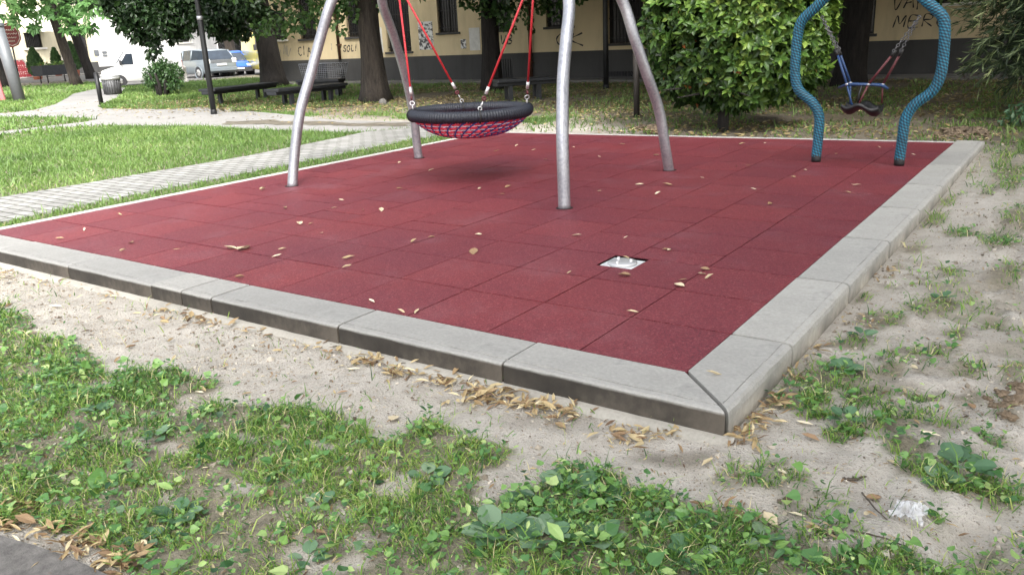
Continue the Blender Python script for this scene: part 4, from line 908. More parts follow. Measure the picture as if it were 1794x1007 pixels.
# small mop headed bush
bS = G(287, 168, -.06); t = thing('bush', 'small mop headed bush on several stems in the lawn before the white van', 'bush', bS)
m = MB()
for k in range(6):
    a = k*1.05; q = bS+np.array([math.cos(a)*.35, math.sin(a)*.35, .75]); m.tube([bS+np.array([math.cos(a)*.14, math.sin(a)*.14, -.05]), bS+np.array([math.cos(a)*.2, math.sin(a)*.2, .4]), q], [.07, .055, .03], 8)
obj('stems', m, 'bark', t)
zS = dep(bS)
foliage(pxblobs([(285, 132, 23), (268, 128, 16), (302, 130, 16), (285, 118, 16), (262, 140, 12), (308, 142, 13), (290, 146, 14), (272, 148, 10), (298, 152, 8), (312, 126, 8), (276, 116, 9), (304, 116, 8)], zS, 1, .25), .12, 'oval', 'linden_leaf', 'crown', t, 3200, -.22)

# the clipped laurel
bL = np.array([-3.0, 8.25, -.07]); t = thing('laurel_bush', 'large clipped evergreen bush with glossy leaves on a short trunk behind the red floor', 'bush', bL)
m = MB(); m.tube([bL+np.array([0, 0, -.1]), bL+np.array([.01, 0, .35]), bL+np.array([.0, 0, .9]), bL+np.array([.05, .05, 1.8])], [.085, .07, .06, .03], 12)
for k in range(26):
    d = rdir(1)[0]; d[2] = abs(d[2])*.9-.15; p0 = bL+np.array([0, 0, .35+random.random()*.9]); m.tube([p0, p0+d*.45, p0+d*np.array([.95, .95, .9])], [.028, .018, .006], 6)
obj('trunk', m, 'bark', t)
cc = bL+np.array([.09, .25, 1.52]); R3 = np.array([1.27, 1.1, 1.28])
n = 3800; d = rdir(n)
pw = 2.6; sup = 1/np.power(np.abs(d)**pw@np.ones(3), 1/pw); u_ = rng.random(n)
lump = 1-.16*(fbm(d[:, 0]*3+5, d[:, 1]*3+d[:, 2]*3.4, 13)-.45)*2
rad = sup*np.where(u_ < .72, 1-.10*rng.random(n), 1-.10-.5*rng.random(n))*np.clip(lump, .82, 1.06)
tipp = cc+d*rad[:, None]*R3; tipp[:, 2] = np.maximum(tipp[:, 2], bL[2]+.26+.14*rng.random(n)+.14*((tipp[:, 0]-cc[0])**2))
c = Cloud(); od = norm(d*np.array([1, 1, .7])+rdir(n)*.55+np.array([0, 0, .35]))
e1 = norm(np.cross(od, rdir(n))); e2 = np.cross(od, e1); ph = rng.uniform(0, 2*PI, n); base_t = np.clip(.42+.5*(fbm(tipp[:, 0]*2, tipp[:, 2]*2+tipp[:, 1], 17)-.5)+.25*(d[:, 2])+.12*d[:, 0], 0.02, .93)  # tint lightened towards top and right: light painted into the leaf colour
for q in range(6):
    a = ph+q*2*PI/6*1.04; s = np.cos(a)[:, None]*e1+np.sin(a)[:, None]*e2
    tip = od*(.45+.25*(q % 2))+s*.95; nn2 = od-s*.35+rdir(n)*.22
    tt = np.clip(base_t+rng.normal(0, .2, n), 0, .97); tt = np.where(rng.random(n) < .004, 1, tt)
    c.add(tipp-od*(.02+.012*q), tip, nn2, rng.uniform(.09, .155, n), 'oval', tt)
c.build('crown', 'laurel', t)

# drooping evergreen at the right
bY = np.array([1.35, 11.2, -.06]); t = thing('evergreen_shrub', 'drooping grey green needled shrub at the right photo edge', 'shrub', bY)
m = MB(); m.tube([bY, bY+np.array([-.05, 0, 1.2]), bY+np.array([-.1, 0, 3.4])], [.11, .09, .03], 10); tw = []
c = Cloud()
for k in range(900):
    a = random.uniform(0, 2*PI); z0 = random.uniform(.7, 3.2); L = random.uniform(1.0, 2.15)*(1-.15*abs(z0-1.8)); h = np.array([math.cos(a), math.sin(a), 0]); p0 = bY+np.array([-.05, 0, z0])
    P = [p0, p0+h*L*.4+np.array([0, 0, .16]), p0+h*L*.75+np.array([random.uniform(-.1, .1), random.uniform(-.1, .1), .02]), p0+h*L+np.array([random.uniform(-.2, .2), random.uniform(-.2, .2), -random.uniform(.15, .55)])]
    cv, _L = crspline(P, 20); 
    if k < 160: m.tube(cv[::3], [.012*(1-.11*i) for i in range(len(cv[::3]))], 4)
    q = cv[np.clip((rng.random(95)**.75*19).astype(int), 0, 19)]+rng.normal(0, .018, (95, 3)); dirs = norm(np.gradient(cv, axis=0)); dd = dirs[rng.integers(4, 20, 95)]
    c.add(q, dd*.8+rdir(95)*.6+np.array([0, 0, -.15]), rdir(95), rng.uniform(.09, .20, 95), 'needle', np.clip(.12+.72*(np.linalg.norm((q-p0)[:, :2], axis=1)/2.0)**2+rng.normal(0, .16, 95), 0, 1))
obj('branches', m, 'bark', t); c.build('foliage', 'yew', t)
# low leafy plant at the right edge
bP = G(1790, 222, -.05); t = thing('shrub', 'low pale leafy plant at the right photo edge behind the tall grass', 'shrub', bP)
obj('stems', MB().tube([bP, bP+np.array([.05, 0, .3])], [.012, .006], 6).tube([bP, bP+np.array([-.1, .05, .25])], [.012, .006], 6), 'twig', t)
foliage([(bP+np.array([.1, 0, .22]), .28, .8), (bP+np.array([.45, .1, .2]), .3, .8), (bP+np.array([-.1, .1, .12]), .18, .8)], .075, 'oval', 'plantain', 'foliage', t, 2200)
# dead branch
pb = G(1675, 166, -.05); m = MB()
for pts in ([(1672, 168), (1680, 150), (1693, 134), (1715, 124), (1728, 122)], [(1690, 136), (1682, 124), (1680, 112)], [(1682, 124), (1690, 118)]):
    P = [atdepth(u, v, dep(pb)-.0) for u, v in pts]; P = [p+np.array([.05*i, -.1*i, 0]) for i, p in enumerate(P)]; cv, _ = crspline(P, 12); m.tube(cv, [.016-.0011*i for i in range(12)], 6)
single('dead_branch', m, 'twig', tuple(pb), 'bare forked dead branch standing in the leaf litter at right', 'branch')

# ------------------------------------------------------------------ yellow building
WY = 19.6; XL, XR, HT = -26.1, 13.0, 7.6
bd = thing('yellow_building', 'yellow plastered building with dark grey plinth, barred windows and graffiti', 'building', (-6, WY, 0))
WIN = [(-25.95, -25.0, 1.62, 2.7, 1), (-24.25, -23.3, 1.60, 3.3, 0), (-21.72, -20.75, 1.58, 3.3, 0), (-19.75, -18.62, 1.0, 3.4, 0), (-17.36, -16.5, 1.56, 3.3, 0), (-15.25, -14.36, 1.55, 3.3, 0), (-13.04, -12.1, 1.56, 3.3, 0), (-10.88, -9.75, 1.0, 3.4, 0), (-7.9, -6.9, 1.56, 3.3, 0), (-4.45, -3.5, 1.0, 3.4, 0), (-2.25, -1.2, 1.62, 3.3, 1), (1.5, 2.5, 1.58, 3.3, 0), (5, 6, 1.58, 3.3, 0)]
VENT = [(-23.48, -22.9, .08, .67), (-15.0, -14.34, .05, .65), (-10.9, -10.05, .06, .20)]
rects = [(XL, .82, XR, HT)]
for a, b, c_, d, k in WIN: rects = subtract(rects, (a, c_, b, d))
m = MB()
for a, b, c_, d in rects: m.add([(a, WY, b), (c_, WY, b), (c_, WY, d), (a, WY, d)], [(0, 1, 2, 3)])
for a, b, c_, d, k in WIN:
    y1 = WY+.22; m.add([(a, WY, c_), (b, WY, c_), (b, WY, d), (a, WY, d), (a, y1, c_), (b, y1, c_), (b, y1, d), (a, y1, d)], [(0, 4, 5, 1), (1, 5, 6, 2), (2, 6, 7, 3), (3, 7, 4, 0)])
m.add([(XL, WY, -.1), (XL, WY+10, -.1), (XL, WY+10, HT), (XL, WY, HT), (XR, WY, -.1), (XR, WY+10, -.1), (XR, WY+10, HT), (XR, WY, HT)], [(0, 3, 2, 1), (4, 5, 6, 7), (1, 2, 6, 5)])
obj('wall', m, 'plaster_yellow', bd)
obj('roof', MB().box((XL-.6, WY-.7, HT), (XR+.6, WY+10.6, HT+.22)).loft([[(XL-.5, WY-.6, HT+.22), (XL-.5, WY+10.5, HT+.22), (XR+.5, WY+10.5, HT+.22), (XR+.5, WY-.6, HT+.22)], [(XL+3, WY+4.8, HT+1.9), (XL+3, WY+5.2, HT+1.9), (XR-3, WY+5.2, HT+1.9), (XR-3, WY+4.8, HT+1.9)]], False), 'roof', bd)
rects = [(XL-.03, -.15, XR, .82)]
for v_ in VENT: rects = subtract(rects, (v_[0], v_[2], v_[1], v_[3]))
m = MB()
for a, b, c_, d in rects: m.add([(a, WY-.03, b), (c_, WY-.03, b), (c_, WY-.03, d), (a, WY-.03, d)], [(0, 1, 2, 3)])
m.add([(XL-.03, WY-.03, .82), (XR, WY-.03, .82), (XR, WY, .82), (XL-.03, WY, .82)], [(0, 1, 2, 3)])
obj('plinth', m, 'plinth_grey', bd)
for a, b, c_, d in VENT:
    f = obj('vent', MB().box((a, WY-.02, c_), (b, WY+.25, d)), 'glass_dark', bd)
    g_ = MB(); nb = int((b-a)/.09)
    for k in range(1, nb): g_.box((a+(b-a)*k/nb-.008, WY-.036, c_), (a+(b-a)*k/nb+.008, WY-.021, d))
    obj('grille', g_, 'iron', f)
for a, b, c_, d, kind in WIN:
    w_ = obj('window', MB().box((a+.05, WY+.15, c_+.05), (b-.05, WY+.19, d-.05)), 'glass_dark', bd)
    fr = MB()
    for q in ((a, c_, a+.05, d), (b-.05, c_, b, d), (a+.05, c_, b-.05, c_+.05), (a+.05, d-.05, b-.05, d), ((a+b)/2-.025, c_+.05, (a+b)/2+.025, d-.05)): fr.box((q[0], WY+.13, q[1]), (q[2], WY+.2, q[3]))
    obj('frame', fr, 'wood_dark', w_)
    g_ = MB(); nb = max(5, int((b-a)/.11))
    for k in range(nb+1): 
        x = a+.03+(b-a-.06)*k/nb; g_.tube([(x, WY+.06, c_), (x, WY+.06, d)], .011, 6)
    for z in np.arange(c_+.15, d, .12 if kind else .55): g_.box((a+.002, WY+.05, z-.012), (b-.002, WY+.07, z+.012))
    obj('bars', g_, 'iron', w_)
    obj('sill', MB().box((a-.08, WY-.06, c_-.07), (b+.08, WY-.001, c_-.001)), 'stone_white' if kind else 'plinth_grey', w_)
def pipe(x, z0, label=None): return obj('drainpipe', MB().tube([(x, WY-.09, z0), (x, WY-.09, HT)], .055, 10).box((x-.08, WY-.15, 2.2), (x+.08, WY-.001, 2.25)).box((x-.08, WY-.15, z0+.5), (x+.08, WY-.001, z0+.55)), 'rust', bd)
pipe(-22.1, .80); pipe(-13.6, .0)
obj('drainpipe', MB().tube([(-22.05, WY-.09, 0), (-22.05, WY-.09, .62)], .055, 10), 'iron', bd)
obj('poster', MB().box((-18.24, WY-.012, 1.03), (-17.6, WY-.002, 1.95)), 'poster', bd); obj('poster', MB().box((-16.05, WY-.012, .95), (-15.62, WY-.002, 1.66)), 'paper', bd)
obj('poster', MB().box((-16.42, WY-.012, 1.02), (-16.2, WY-.002, 1.32)), 'poster', bd); obj('poster', MB().box((-20.3, WY-.012, .98), (-19.95, WY-.002, 1.85)), 'paper', bd)
LET = {'C': [[(.9, .85), (.6, 1), (.2, .85), (.05, .5), (.2, .12), (.6, 0), (.95, .15)]], 'I': [[(.3, 0), (.32, 1)]], 'A': [[(0, 0), (.45, 1), (.95, 0)], [(.2, .4), (.8, .42)]], 'O': [[(.5, 1), (.15, .8), (.05, .45), (.3, .05), (.7, .05), (.95, .45), (.85, .85), (.5, 1)]],
       'S': [[(.9, .9), (.5, 1), (.15, .8), (.3, .55), (.75, .45), (.85, .15), (.45, 0), (.05, .12)]], 'L': [[(.2, 1), (.15, 0), (.8, .05)]], 'T': [[(0, .95), (1, 1)], [(.5, .98), (.45, 0)]], 'V': [[(0, 1), (.4, 0), (.9, 1)]], 'B': [[(.1, 0), (.12, 1), (.7, .95), (.75, .65), (.15, .52), (.85, .4), (.8, .08), (.1, 0)]],
       'K': [[(.1, 1), (.12, 0)], [(.9, .95), (.15, .45), (1.2, -.1)]], 'M': [[(0, 0), (.15, 1), (.5, .3), (.9, 1), (1, 0)]], 'E': [[(.9, .98), (.1, 1), (.1, 0), (.95, .03)], [(.1, .5), (.75, .52)]], 'R': [[(.1, 0), (.12, 1), (.75, .9), (.7, .55), (.15, .48), (.95, 0)]], 'P': [[(.1, 0), (.12, 1), (.8, .9), (.75, .5), (.12, .42)]], '~': [[(0, .2), (.2, .9), (.3, .1), (.55, .8), (.6, 0), (1, .6)]], ' ': []}
def write(txt, x, z, h, w, mat, wd=.028, slant=.1):
    m = MB()
    for k, ch in enumerate(txt):
        for st in LET[ch]:
            jx, jz = random.uniform(-.06, .06), random.uniform(-.08, .08)
            P, _ = crspline([(x+(k*1.25+p[0]+slant*p[1]+jx+random.uniform(-.06, .06))*w, 0, z+(p[1]+jz+random.uniform(-.05, .05))*h) for p in st], 10*len(st))
            for i in range(len(P)-1):
                a, b = P[i], P[i+1]; t_ = np.array([b[0]-a[0], b[2]-a[2]]); L = np.linalg.norm(t_)+1e-9; nrm_ = np.array([-t_[1], t_[0]])/L*wd/2*(.8+.35*math.sin(i*.45+k)); ex = t_/L*wd*.2; yy = WY-.0035-.0004*((i+k) % 3)
                m.add([(a[0]-ex[0]+nrm_[0], yy, a[2]-ex[1]+nrm_[1]), (b[0]+ex[0]+nrm_[0], yy, b[2]+ex[1]+nrm_[1]), (b[0]+ex[0]-nrm_[0], yy, b[2]+ex[1]-nrm_[1]), (a[0]-ex[0]-nrm_[0], yy, a[2]-ex[1]-nrm_[1])], [(0, 1, 2, 3)])
    obj('graffiti', m, mat, bd)
write('CIAO', -24.45, .98, .33, .21, 'ink', .045); write('SOLI SO', -22.0, 1.08, .22, .165, 'ink', .045, .3); write('VB', -14.82, 1.12, .26, .2, 'ink', .042, .3); write('OK', -12.75, 1.02, .34, .42, 'ink', .045, .2)
write('MERC', -3.05, 1.12, .27, .24, 'ink', .03, .2); write('VAPT', -3.15, 1.55, .3, .22, 'ink', .03, .2); write('~~', -25.9, .95, .5, .45, 'ink_pale', .03); write('~', -23.7, .92, .5, .5, 'ink_pale', .03, .3); write('I', -22.62, 1.15, .25, .15, 'ink_pale', .03)
pv = MB().box((XL-.5, WY-1.0, -.2), (XR, WY-.031, .02)); o = obj('wall_pavement', pv, 'pavement'); o['kind'] = 'structure'

# ------------------------------------------------------------------ posts, benches, bin
def lamp_post(base, r, label, band):
    t = thing('lamp_post', label, 'lamp post', base, 0, None); b = np.array(base)
    obj('pole', MB().tube([b, b+np.array([0, 0, 1.2]), b+np.array([0, 0, 3]), b+np.array([0, 0, 5.2])], [r, r, r*.85, r*.7], 14), 'pole', t)
    obj('base', MB().lathe([(r*1.12, -.05), (r*1.12, .10), (r*1.02, .13)], tuple(b), 16), 'pole', t)
    if band: obj('band', MB().lathe([(r*1.03, 0), (r*1.03, .08)], tuple(b+np.array([0, 0, band])), 16), 'galv', t)
    h = b+np.array([0, 0, 5.2]); la = obj('lantern', MB().lathe([(.05, 0), (.16, .1), (.2, .35), (.12, .42)], tuple(h), 16), 'plate', t)
    obj('cap', MB().lathe([(.24, .42), (.22, .48), (.05, .56)], tuple(h), 16), 'pole', la)
lamp_post((-15.11, 8.76, -.07), .062, 'thin black lamp post at left beside the slab bench', 2.05)
lamp_post((-9.08, 16.11, -.07), .07, 'dark lamp post standing close to the yellow wall, seen between two swing legs', 0)
t = MB().tube([(-5.07, 9.76, -.2), (-5.07, 9.76, .5), (-5.09, 9.76, .98)], [.05, .05, .047], 12).lathe([(.047, 0), (.04, .02), (.01, .03)], (-5.09, 9.76, .98), 12)
single('wooden_stake', t, 'wood_dark', (-5.07, 9.76, -.1), 'short dark wooden stake beside the laurel bush', 'stake')
def bench(A, B, zt, label, legs, wd=.55):
    A, B = np.array(A), np.array(B); d = (B-A)/np.linalg.norm(B-A); s = np.array([-d[1], d[0], 0]); c = (A+B)/2
    t = thing('bench', label, 'bench', (c[0], c[1], -.07), 0, 'dark slab benches under the trees')
    m = MB(); Lb = np.linalg.norm(B-A)
    for z0, z1, w in ((zt-.07, zt, wd/2), (zt-.15, zt-.071, wd/2-.09)):
        q = [A-s*w, B-s*w, B+s*w, A+s*w]; m.prism([(p[0], p[1]) for p in q], z0, z1)
    obj('seat', m, 'bench', t, .012)
    for f in legs:
        for sg in (-1, 1):
            p = A+d*Lb*f+s*sg*(wd/2-.14); q = [p-d*.05-s*.04, p+d*.05-s*.04, p+d*.05+s*.04, p-d*.05+s*.04]
            obj('leg', MB().prism([(k[0], k[1]) for k in q], -.12, zt-.151), 'bench', t)
    return t
def benchpx(l, r, z, legs, label, zt):
    A = G(*l, z); B = G(*r, z); A[2] = B[2] = 0; return bench(A, B, zt, label, legs)
benchpx((366, 187), (478, 172), -.08, (.12, .82), 'slab bench beside the black lamp post at left', .37)
benchpx((478, 190), (600, 176), -.08, (.22, .78), 'slab bench left of the ridged tree, behind the front swing leg', .37)
benchpx((868, 180), (985, 172), -.08, (.2, .62), 'slab bench to the right behind the basket seat, dotted with leaves', .42)
# bench with wire mesh back behind
A = G(528, 172, -.08); B = G(602, 170, -.08); A[2] = B[2] = 0
tb = bench(A, B, .42, 'bench with wire mesh back standing behind the slab bench, before the grey plinth', (.1, .9), .45)
d = (B-A)/np.linalg.norm(B-A); s = np.array([-d[1], d[0], 0]); m = MB(); LB = np.linalg.norm(B-A); o0 = A+s*.2
def bp(a, z): return o0+d*(LB*(.5+(a-.5)*(1+.16*(z-.42)/.40)))+s*(.12*(z-.42))+np.array([0, 0, z])
for k in range(25): m.tube([bp(k/24, .44), bp(k/24, .84)], .006, 4)
for z in np.linspace(.44, .84, 9): m.tube([bp(0, z), bp(1, z)], .006 if z < .83 else .014, 5)
obj('mesh_back', m, 'galv', tb)
# bin on its post
pb = G(178, 184, -.05); t = thing('litter_bin', 'slatted metal litter bin on a short grey post by the path at left', 'bin', pb)
obj('post', MB().tube([pb, pb+np.array([0, 0, .9])], .065, 12).lathe([(.065, 0), (.05, .02), (.01, .03)], tuple(pb+np.array([0, 0, .9])), 12), 'pole', t)
cb = pb+_r*np.array([1, 1, 0])*.40; cb[2] = pb[2]; bn = obj('basket', MB().lathe([(.20, .28), (.225, .3), (.24, .78), (.20, .78), (.19, .4)], tuple(cb), 24), 'bin', t)
m = MB()
for k in range(22):
    a = 2*PI*k/22; e = np.array([math.cos(a), math.sin(a), 0]); q = np.array([-e[1], e[0], 0]); m.tube([cb+e*.23+np.array([0, 0, .3]), cb+e*.248+np.array([0, 0, .76])], .014, 5)
obj('slats', m, 'bin', bn); obj('rim', MB().ring(tuple(cb+np.array([0, 0, .80])), .24, .022, 24, 8).lathe([(.24, .70), (.262, .70), (.262, .78), (.24, .78)], tuple(cb), 24), 'bin_rim', bn)
# puddles beside the benches
for px in ([(380, 192), (420, 187), (460, 184), (500, 184), (505, 189), (470, 192), (430, 196), (395, 197)], [(508, 188), (560, 181), (620, 178), (640, 182), (600, 187), (540, 190)]):
    P = [G(u, v, -.05)[:2] for u, v in px]; o = sheet('puddle', ccw([tuple(p) for p in P]), -.044, 'water')
st_ = G(671, 182, -.06); m = MB().lathe([(.11, -.1), (.10, .04), (.08, .09), (.03, .12)], tuple(st_), 9, False); single('stone', m, 'pavement', tuple(st_), 'pale broken stone leaning at the foot of the ridged tree', 'stone')
# stone bollard and the grey post with the red panel
pb = G(320, 146, -.05); m = MB().lathe([(.30, -.1), (.30, .12), (.24, .16), (.24, .62), (.27, .66), (.24, .74), (.10, .80)], tuple(pb), 20)
single('stone_bollard', m, 'stone_white', tuple(pb), 'squat pale stone bollard between the bush and the silver car', 'bollard')
pb = G(35, 177, -.06); t = thing('play_structure', 'thick grey steel post with beam and faded red panel at the left photo edge', 'play structure', pb)
obj('post', MB().tube([pb, pb+np.array([-.22, -.12, 2.55])], .19, 18).lathe([(.21, -.06), (.22, -.02), (.22, .04), (.19, .08)], tuple(pb+np.array([-.22, -.12, 2.55])), 18), 'grey_post', t)
e = pb+np.array([-.22, -.12, 2.62]); rr = _r*np.array([1, 1, 0])
obj('beam', MB().tube([e, e-rr*.9+np.array([0, 0, .25]), e-rr*3], .15, 14), 'grey_post', t)
q = pb-rr*.62; m = MB(); f_ = np.array([_f[0], _f[1], 0]); f_ /= np.linalg.norm(f_)
m.loft([[q+np.array([0, 0, -.05])-rr*1.6, q+np.array([0, 0, -.05])+rr*.1, q+np.array([0, 0, -.05])+rr*.1+f_*.08, q+np.array([0, 0, -.05])-rr*1.6+f_*.08], [q+np.array([0, 0, 1.9])-rr*1.9, q+np.array([0, 0, 1.9])-rr*.08, q+np.array([0, 0, 1.9])-rr*.08+f_*.08, q+np.array([0, 0, 1.9])-rr*1.9+f_*.08]], False)
obj('panel', m, 'red_panel', t)

# ------------------------------------------------------------------ far left buildings, street things
FX = -66.0
def fy(u, v=110): return float(onplane(u, v, 0, FX)[1])
def fz(u, v): return float(onplane(u, v, 0, FX)[2])
def facade(name, label, y0, y1, ht, mat, base, wins):
    t = thing(name, label, 'building', (FX-5, (y0+y1)/2, 0)); r = [(y0, -.2, y1, ht)]
    for w_ in wins: r = subtract(r, w_[:4])
    m = MB()
    for a, b, c_, d in r: m.add([(FX, a, b), (FX, c_, b), (FX, c_, d), (FX, a, d)], [(0, 1, 2, 3)])
    for a, b, c_, d in [w_[:4] for w_ in wins]:
        m.add([(FX, a, b), (FX, c_, b), (FX, c_, d), (FX, a, d), (FX-.25, a, b), (FX-.25, c_, b), (FX-.25, c_, d), (FX-.25, a, d)], [(0, 4, 5, 1), (1, 5, 6, 2), (2, 6, 7, 3), (3, 7, 4, 0)])
    m.add([(FX, y0, -.2), (FX-10, y0, -.2), (FX-10, y0, ht), (FX, y0, ht), (FX, y1, -.2), (FX-10, y1, -.2), (FX-10, y1, ht), (FX, y1, ht)], [(0, 1, 2, 3), (4, 7, 6, 5), (1, 5, 6, 2)])
    obj('wall', m, mat, t)
    obj('roof', MB().box((FX-10.5, y0, ht), (FX+.5, y1-.01, ht+.3)), 'roof', t)
    if base: obj('base_course', MB().box((FX+.004, y0, -.2), (FX+.06, y1-.02, base)), 'plinth_grey', t)
    for a, b, c_, d, k in wins:
        w_ = obj('door' if k == 2 else 'window', MB().box((FX-.24, a, b), (FX-.2, c_, d)), 'glass_dark', t)
        if k < 2:
            g_ = MB(); nb = 9
            for q in range(nb+1): yy = a+(c_-a)*(q+.5)/(nb+1); g_.tube([(FX-.05, yy, b), (FX-.05, yy, d)], .025, 5)
            obj('bars', g_, 'iron', w_); obj('sill', MB().box((FX+.002, a-.25, b-.14), (FX+.14, c_+.25, b-.002)), 'stone_white', w_)
        else:
            obj('panel', MB().box((FX-.19, a+.15, b+.15), (FX-.15, c_-.15, b+1.2)), 'grey_post', w_); obj('transom', MB().box((FX-.19, a+.05, d-1.0), (FX-.13, c_-.05, d-.85)), 'wood_dark', w_)
    return t
yw = fy(172); zz = fz(60, 84)
cream = facade('cream_building', 'cream building with barred window, white canopy and grey door across the street at left', 14, yw, 9.5, 'plaster_cream', .9, [(fy(52), fz(60, 84), fy(81), fz(60, 58), 1), (fy(140), .0, fy(160), fz(150, 60), 2)])
cy0, cy1, cz = fy(50), fy(88), fz(66, 57); m = MB(); S_ = []
for k in range(9):
    a = k/8*PI/2; S_.append((math.cos(a)*1.5, math.sin(a)*1.9))
m.loft([[(FX+.01, yy, cz)]+[(FX+.01+p[0], yy, cz+p[1]) for p in S_] for yy in (cy0, cy1)], False); obj('canopy', m, 'awning', cream)
obj('drainpipe', MB().tube([(FX+.12, fy(110), 0), (FX+.12, fy(106), 9.4)], .07, 8), 'stone_white', cream)
for (u, v0, v1) in ((172, 88, 98), (186, 90, 94), (186, 96, 99)): obj('wall_plate', MB().box((FX+.003, fy(u-4), fz(u, v1)), (FX+.05, fy(u+4), fz(u, v0))), 'grey_post', cream)
white = facade('white_building', 'bright white building with small barred window behind the parked cars', yw+.02, fy(385), 9, 'plaster_white', .5, [(fy(318), fz(325, 74), fy(338), fz(325, 50), 1)])
t = thing('iron_fence', 'tall iron bar fence on a low wall behind the parked cars', 'fence', (FX, fy(410), 0)); m = MB(); y0, y1 = fy(386), fy(452)
for k in range(60): yy = y0+(y1-y0)*(k+.5)/60; m.tube([(FX, yy, .5), (FX, yy, 3.6)], .03, 5)
obj('bars', m, 'iron', t); obj('rails', MB().box((FX-.03, y0, 1.0), (FX+.03, y1, 1.08)).box((FX-.03, y0, 3.2), (FX+.03, y1, 3.28)), 'iron', t); obj('low_wall', MB().box((FX-.2, y0+.03, -.2), (FX+.2, y1, .5)), 'plaster_cream', t)
far = thing('white_building', 'pale building far behind the iron fence', 'building', (FX-25, fy(420), 0)); obj('wall', MB().box((FX-40, fy(386)-5, -.2), (FX-22, 110, 10)), 'plaster_white', far); obj('roof', MB().box((FX-41, fy(386)-6, 10.002), (FX-21, 111, 10.4)), 'roof', far)
pv = MB().box((FX+.062, 8, -.2), (FX+2.5, 100, .07)); o = obj('far_pavement', pv, 'pavement'); o['kind'] = 'structure'
# round sign, board, planter, cypresses
t = thing('round_sign', 'maroon many sided sign with cream border hanging before the cream wall', 'sign', onplane(18, 62, 0, -58)); c0 = onplane(18, 62, 0, -58)
def disc(r, x0, x1): 
    P0 = [(x0, c0[1]+r*math.cos(a), c0[2]+r*1.15*math.sin(a)) for a in np.arange(10)*2*PI/10+.3]; return MB().loft([P0, [(x1, p[1], p[2]) for p in P0]], False)
obj('board', disc(.68, -58.1, -58.0), 'sign_red', t)
m = MB(); 
for a in np.arange(10): 
    A_ = np.array([-57.985, c0[1]+.58*math.cos(a*2*PI/10+.3), c0[2]+.67*math.sin(a*2*PI/10+.3)]); B_ = np.array([-57.985, c0[1]+.58*math.cos((a+1)*2*PI/10+.3), c0[2]+.67*math.sin((a+1)*2*PI/10+.3)]); m.tube([A_, B_], .022, 4)
obj('border', m, 'sign_cream', t); m = MB()
for k, (z, w_) in enumerate(((.32, .30), (.08, .42), (-.16, .36), (-.38, .2))):
    P = [(-57.98, c0[1]-w_+2*w_*q/14, c0[2]+z+.05*math.sin(q*2.3+k)) for q in range(15)]; m.tube(P, .022, 4)
obj('lettering', m, 'sign_cream', t); obj('post', MB().tube([(-58.05, c0[1], -.1), (-58.05, c0[1], c0[2]-.6)], .05, 8), 'pole', t)
c0 = G(44, 138, .07); a0, a1 = onplane(31, 134, 0, c0[0]), onplane(58, 134, 0, c0[0]); t = thing('menu_board', 'leaning red board with pale dotted pattern in a white frame on the far pavement', 'board', c0)
y0, y1 = a0[1], a1[1]; zt = onplane(40, 105, 0, c0[0])[2]; zb = .12
obj('panel', MB().loft([[(c0[0], y0, zb), (c0[0], y1, zb), (c0[0]-.06, y1, zb), (c0[0]-.06, y0, zb)], [(c0[0]-.4, y0-.2, zt), (c0[0]-.4, y1-.25, zt), (c0[0]-.46, y1-.25, zt), (c0[0]-.46, y0-.2, zt)]], False), 'pattern', t)
obj('frame', MB().tube([(c0[0]+.01, y0, 0), (c0[0]-.4, y0-.22, zt), (c0[0]-.4, y1-.24, zt), (c0[0]+.01, y1+.03, 0)], .05, 6).tube([(c0[0]+.01, y0, zb), (c0[0]+.01, y1, zb)], .05, 6), 'stone_white', t)
A, B = G(72, 147, -.03), G(127, 142, -.03); c0 = (A+B)/2; d = (B-A)/np.linalg.norm(B-A); s = np.array([-d[1], d[0], 0])
t = thing('planter', 'long dark planter trough on legs with low greenery on the far pavement', 'planter', c0); LB = np.linalg.norm(B-A)
def trough(w0, w1, z0, z1, e): return MB().loft([[A-d*e-s*w0+np.array([0, 0, z0]), B+d*e-s*w0+np.array([0, 0, z0]), B+d*e+s*w0+np.array([0, 0, z0]), A-d*e+s*w0+np.array([0, 0, z0])], [A-d*e*1.3-s*w1+np.array([0, 0, z1]), B+d*e*1.3-s*w1+np.array([0, 0, z1]), B+d*e*1.3+s*w1+np.array([0, 0, z1]), A-d*e*1.3+s*w1+np.array([0, 0, z1])]], False)
obj('trough', trough(.28, .34, .42, .98, .12), 'bench', t)
for f in (.12, .88):
    for sg in (-1, 1): obj('leg', MB().tube([A+d*LB*f+s*sg*.22, A+d*LB*f+s*sg*.22+np.array([0, 0, .43])], .035, 6), 'iron', t)
foliage([(A+d*LB*f+np.array([0, 0, 1.0]), .25, .6) for f in np.linspace(.05, .95, 9)], .14, 'dia', 'laurel', 'greenery', t, 700)
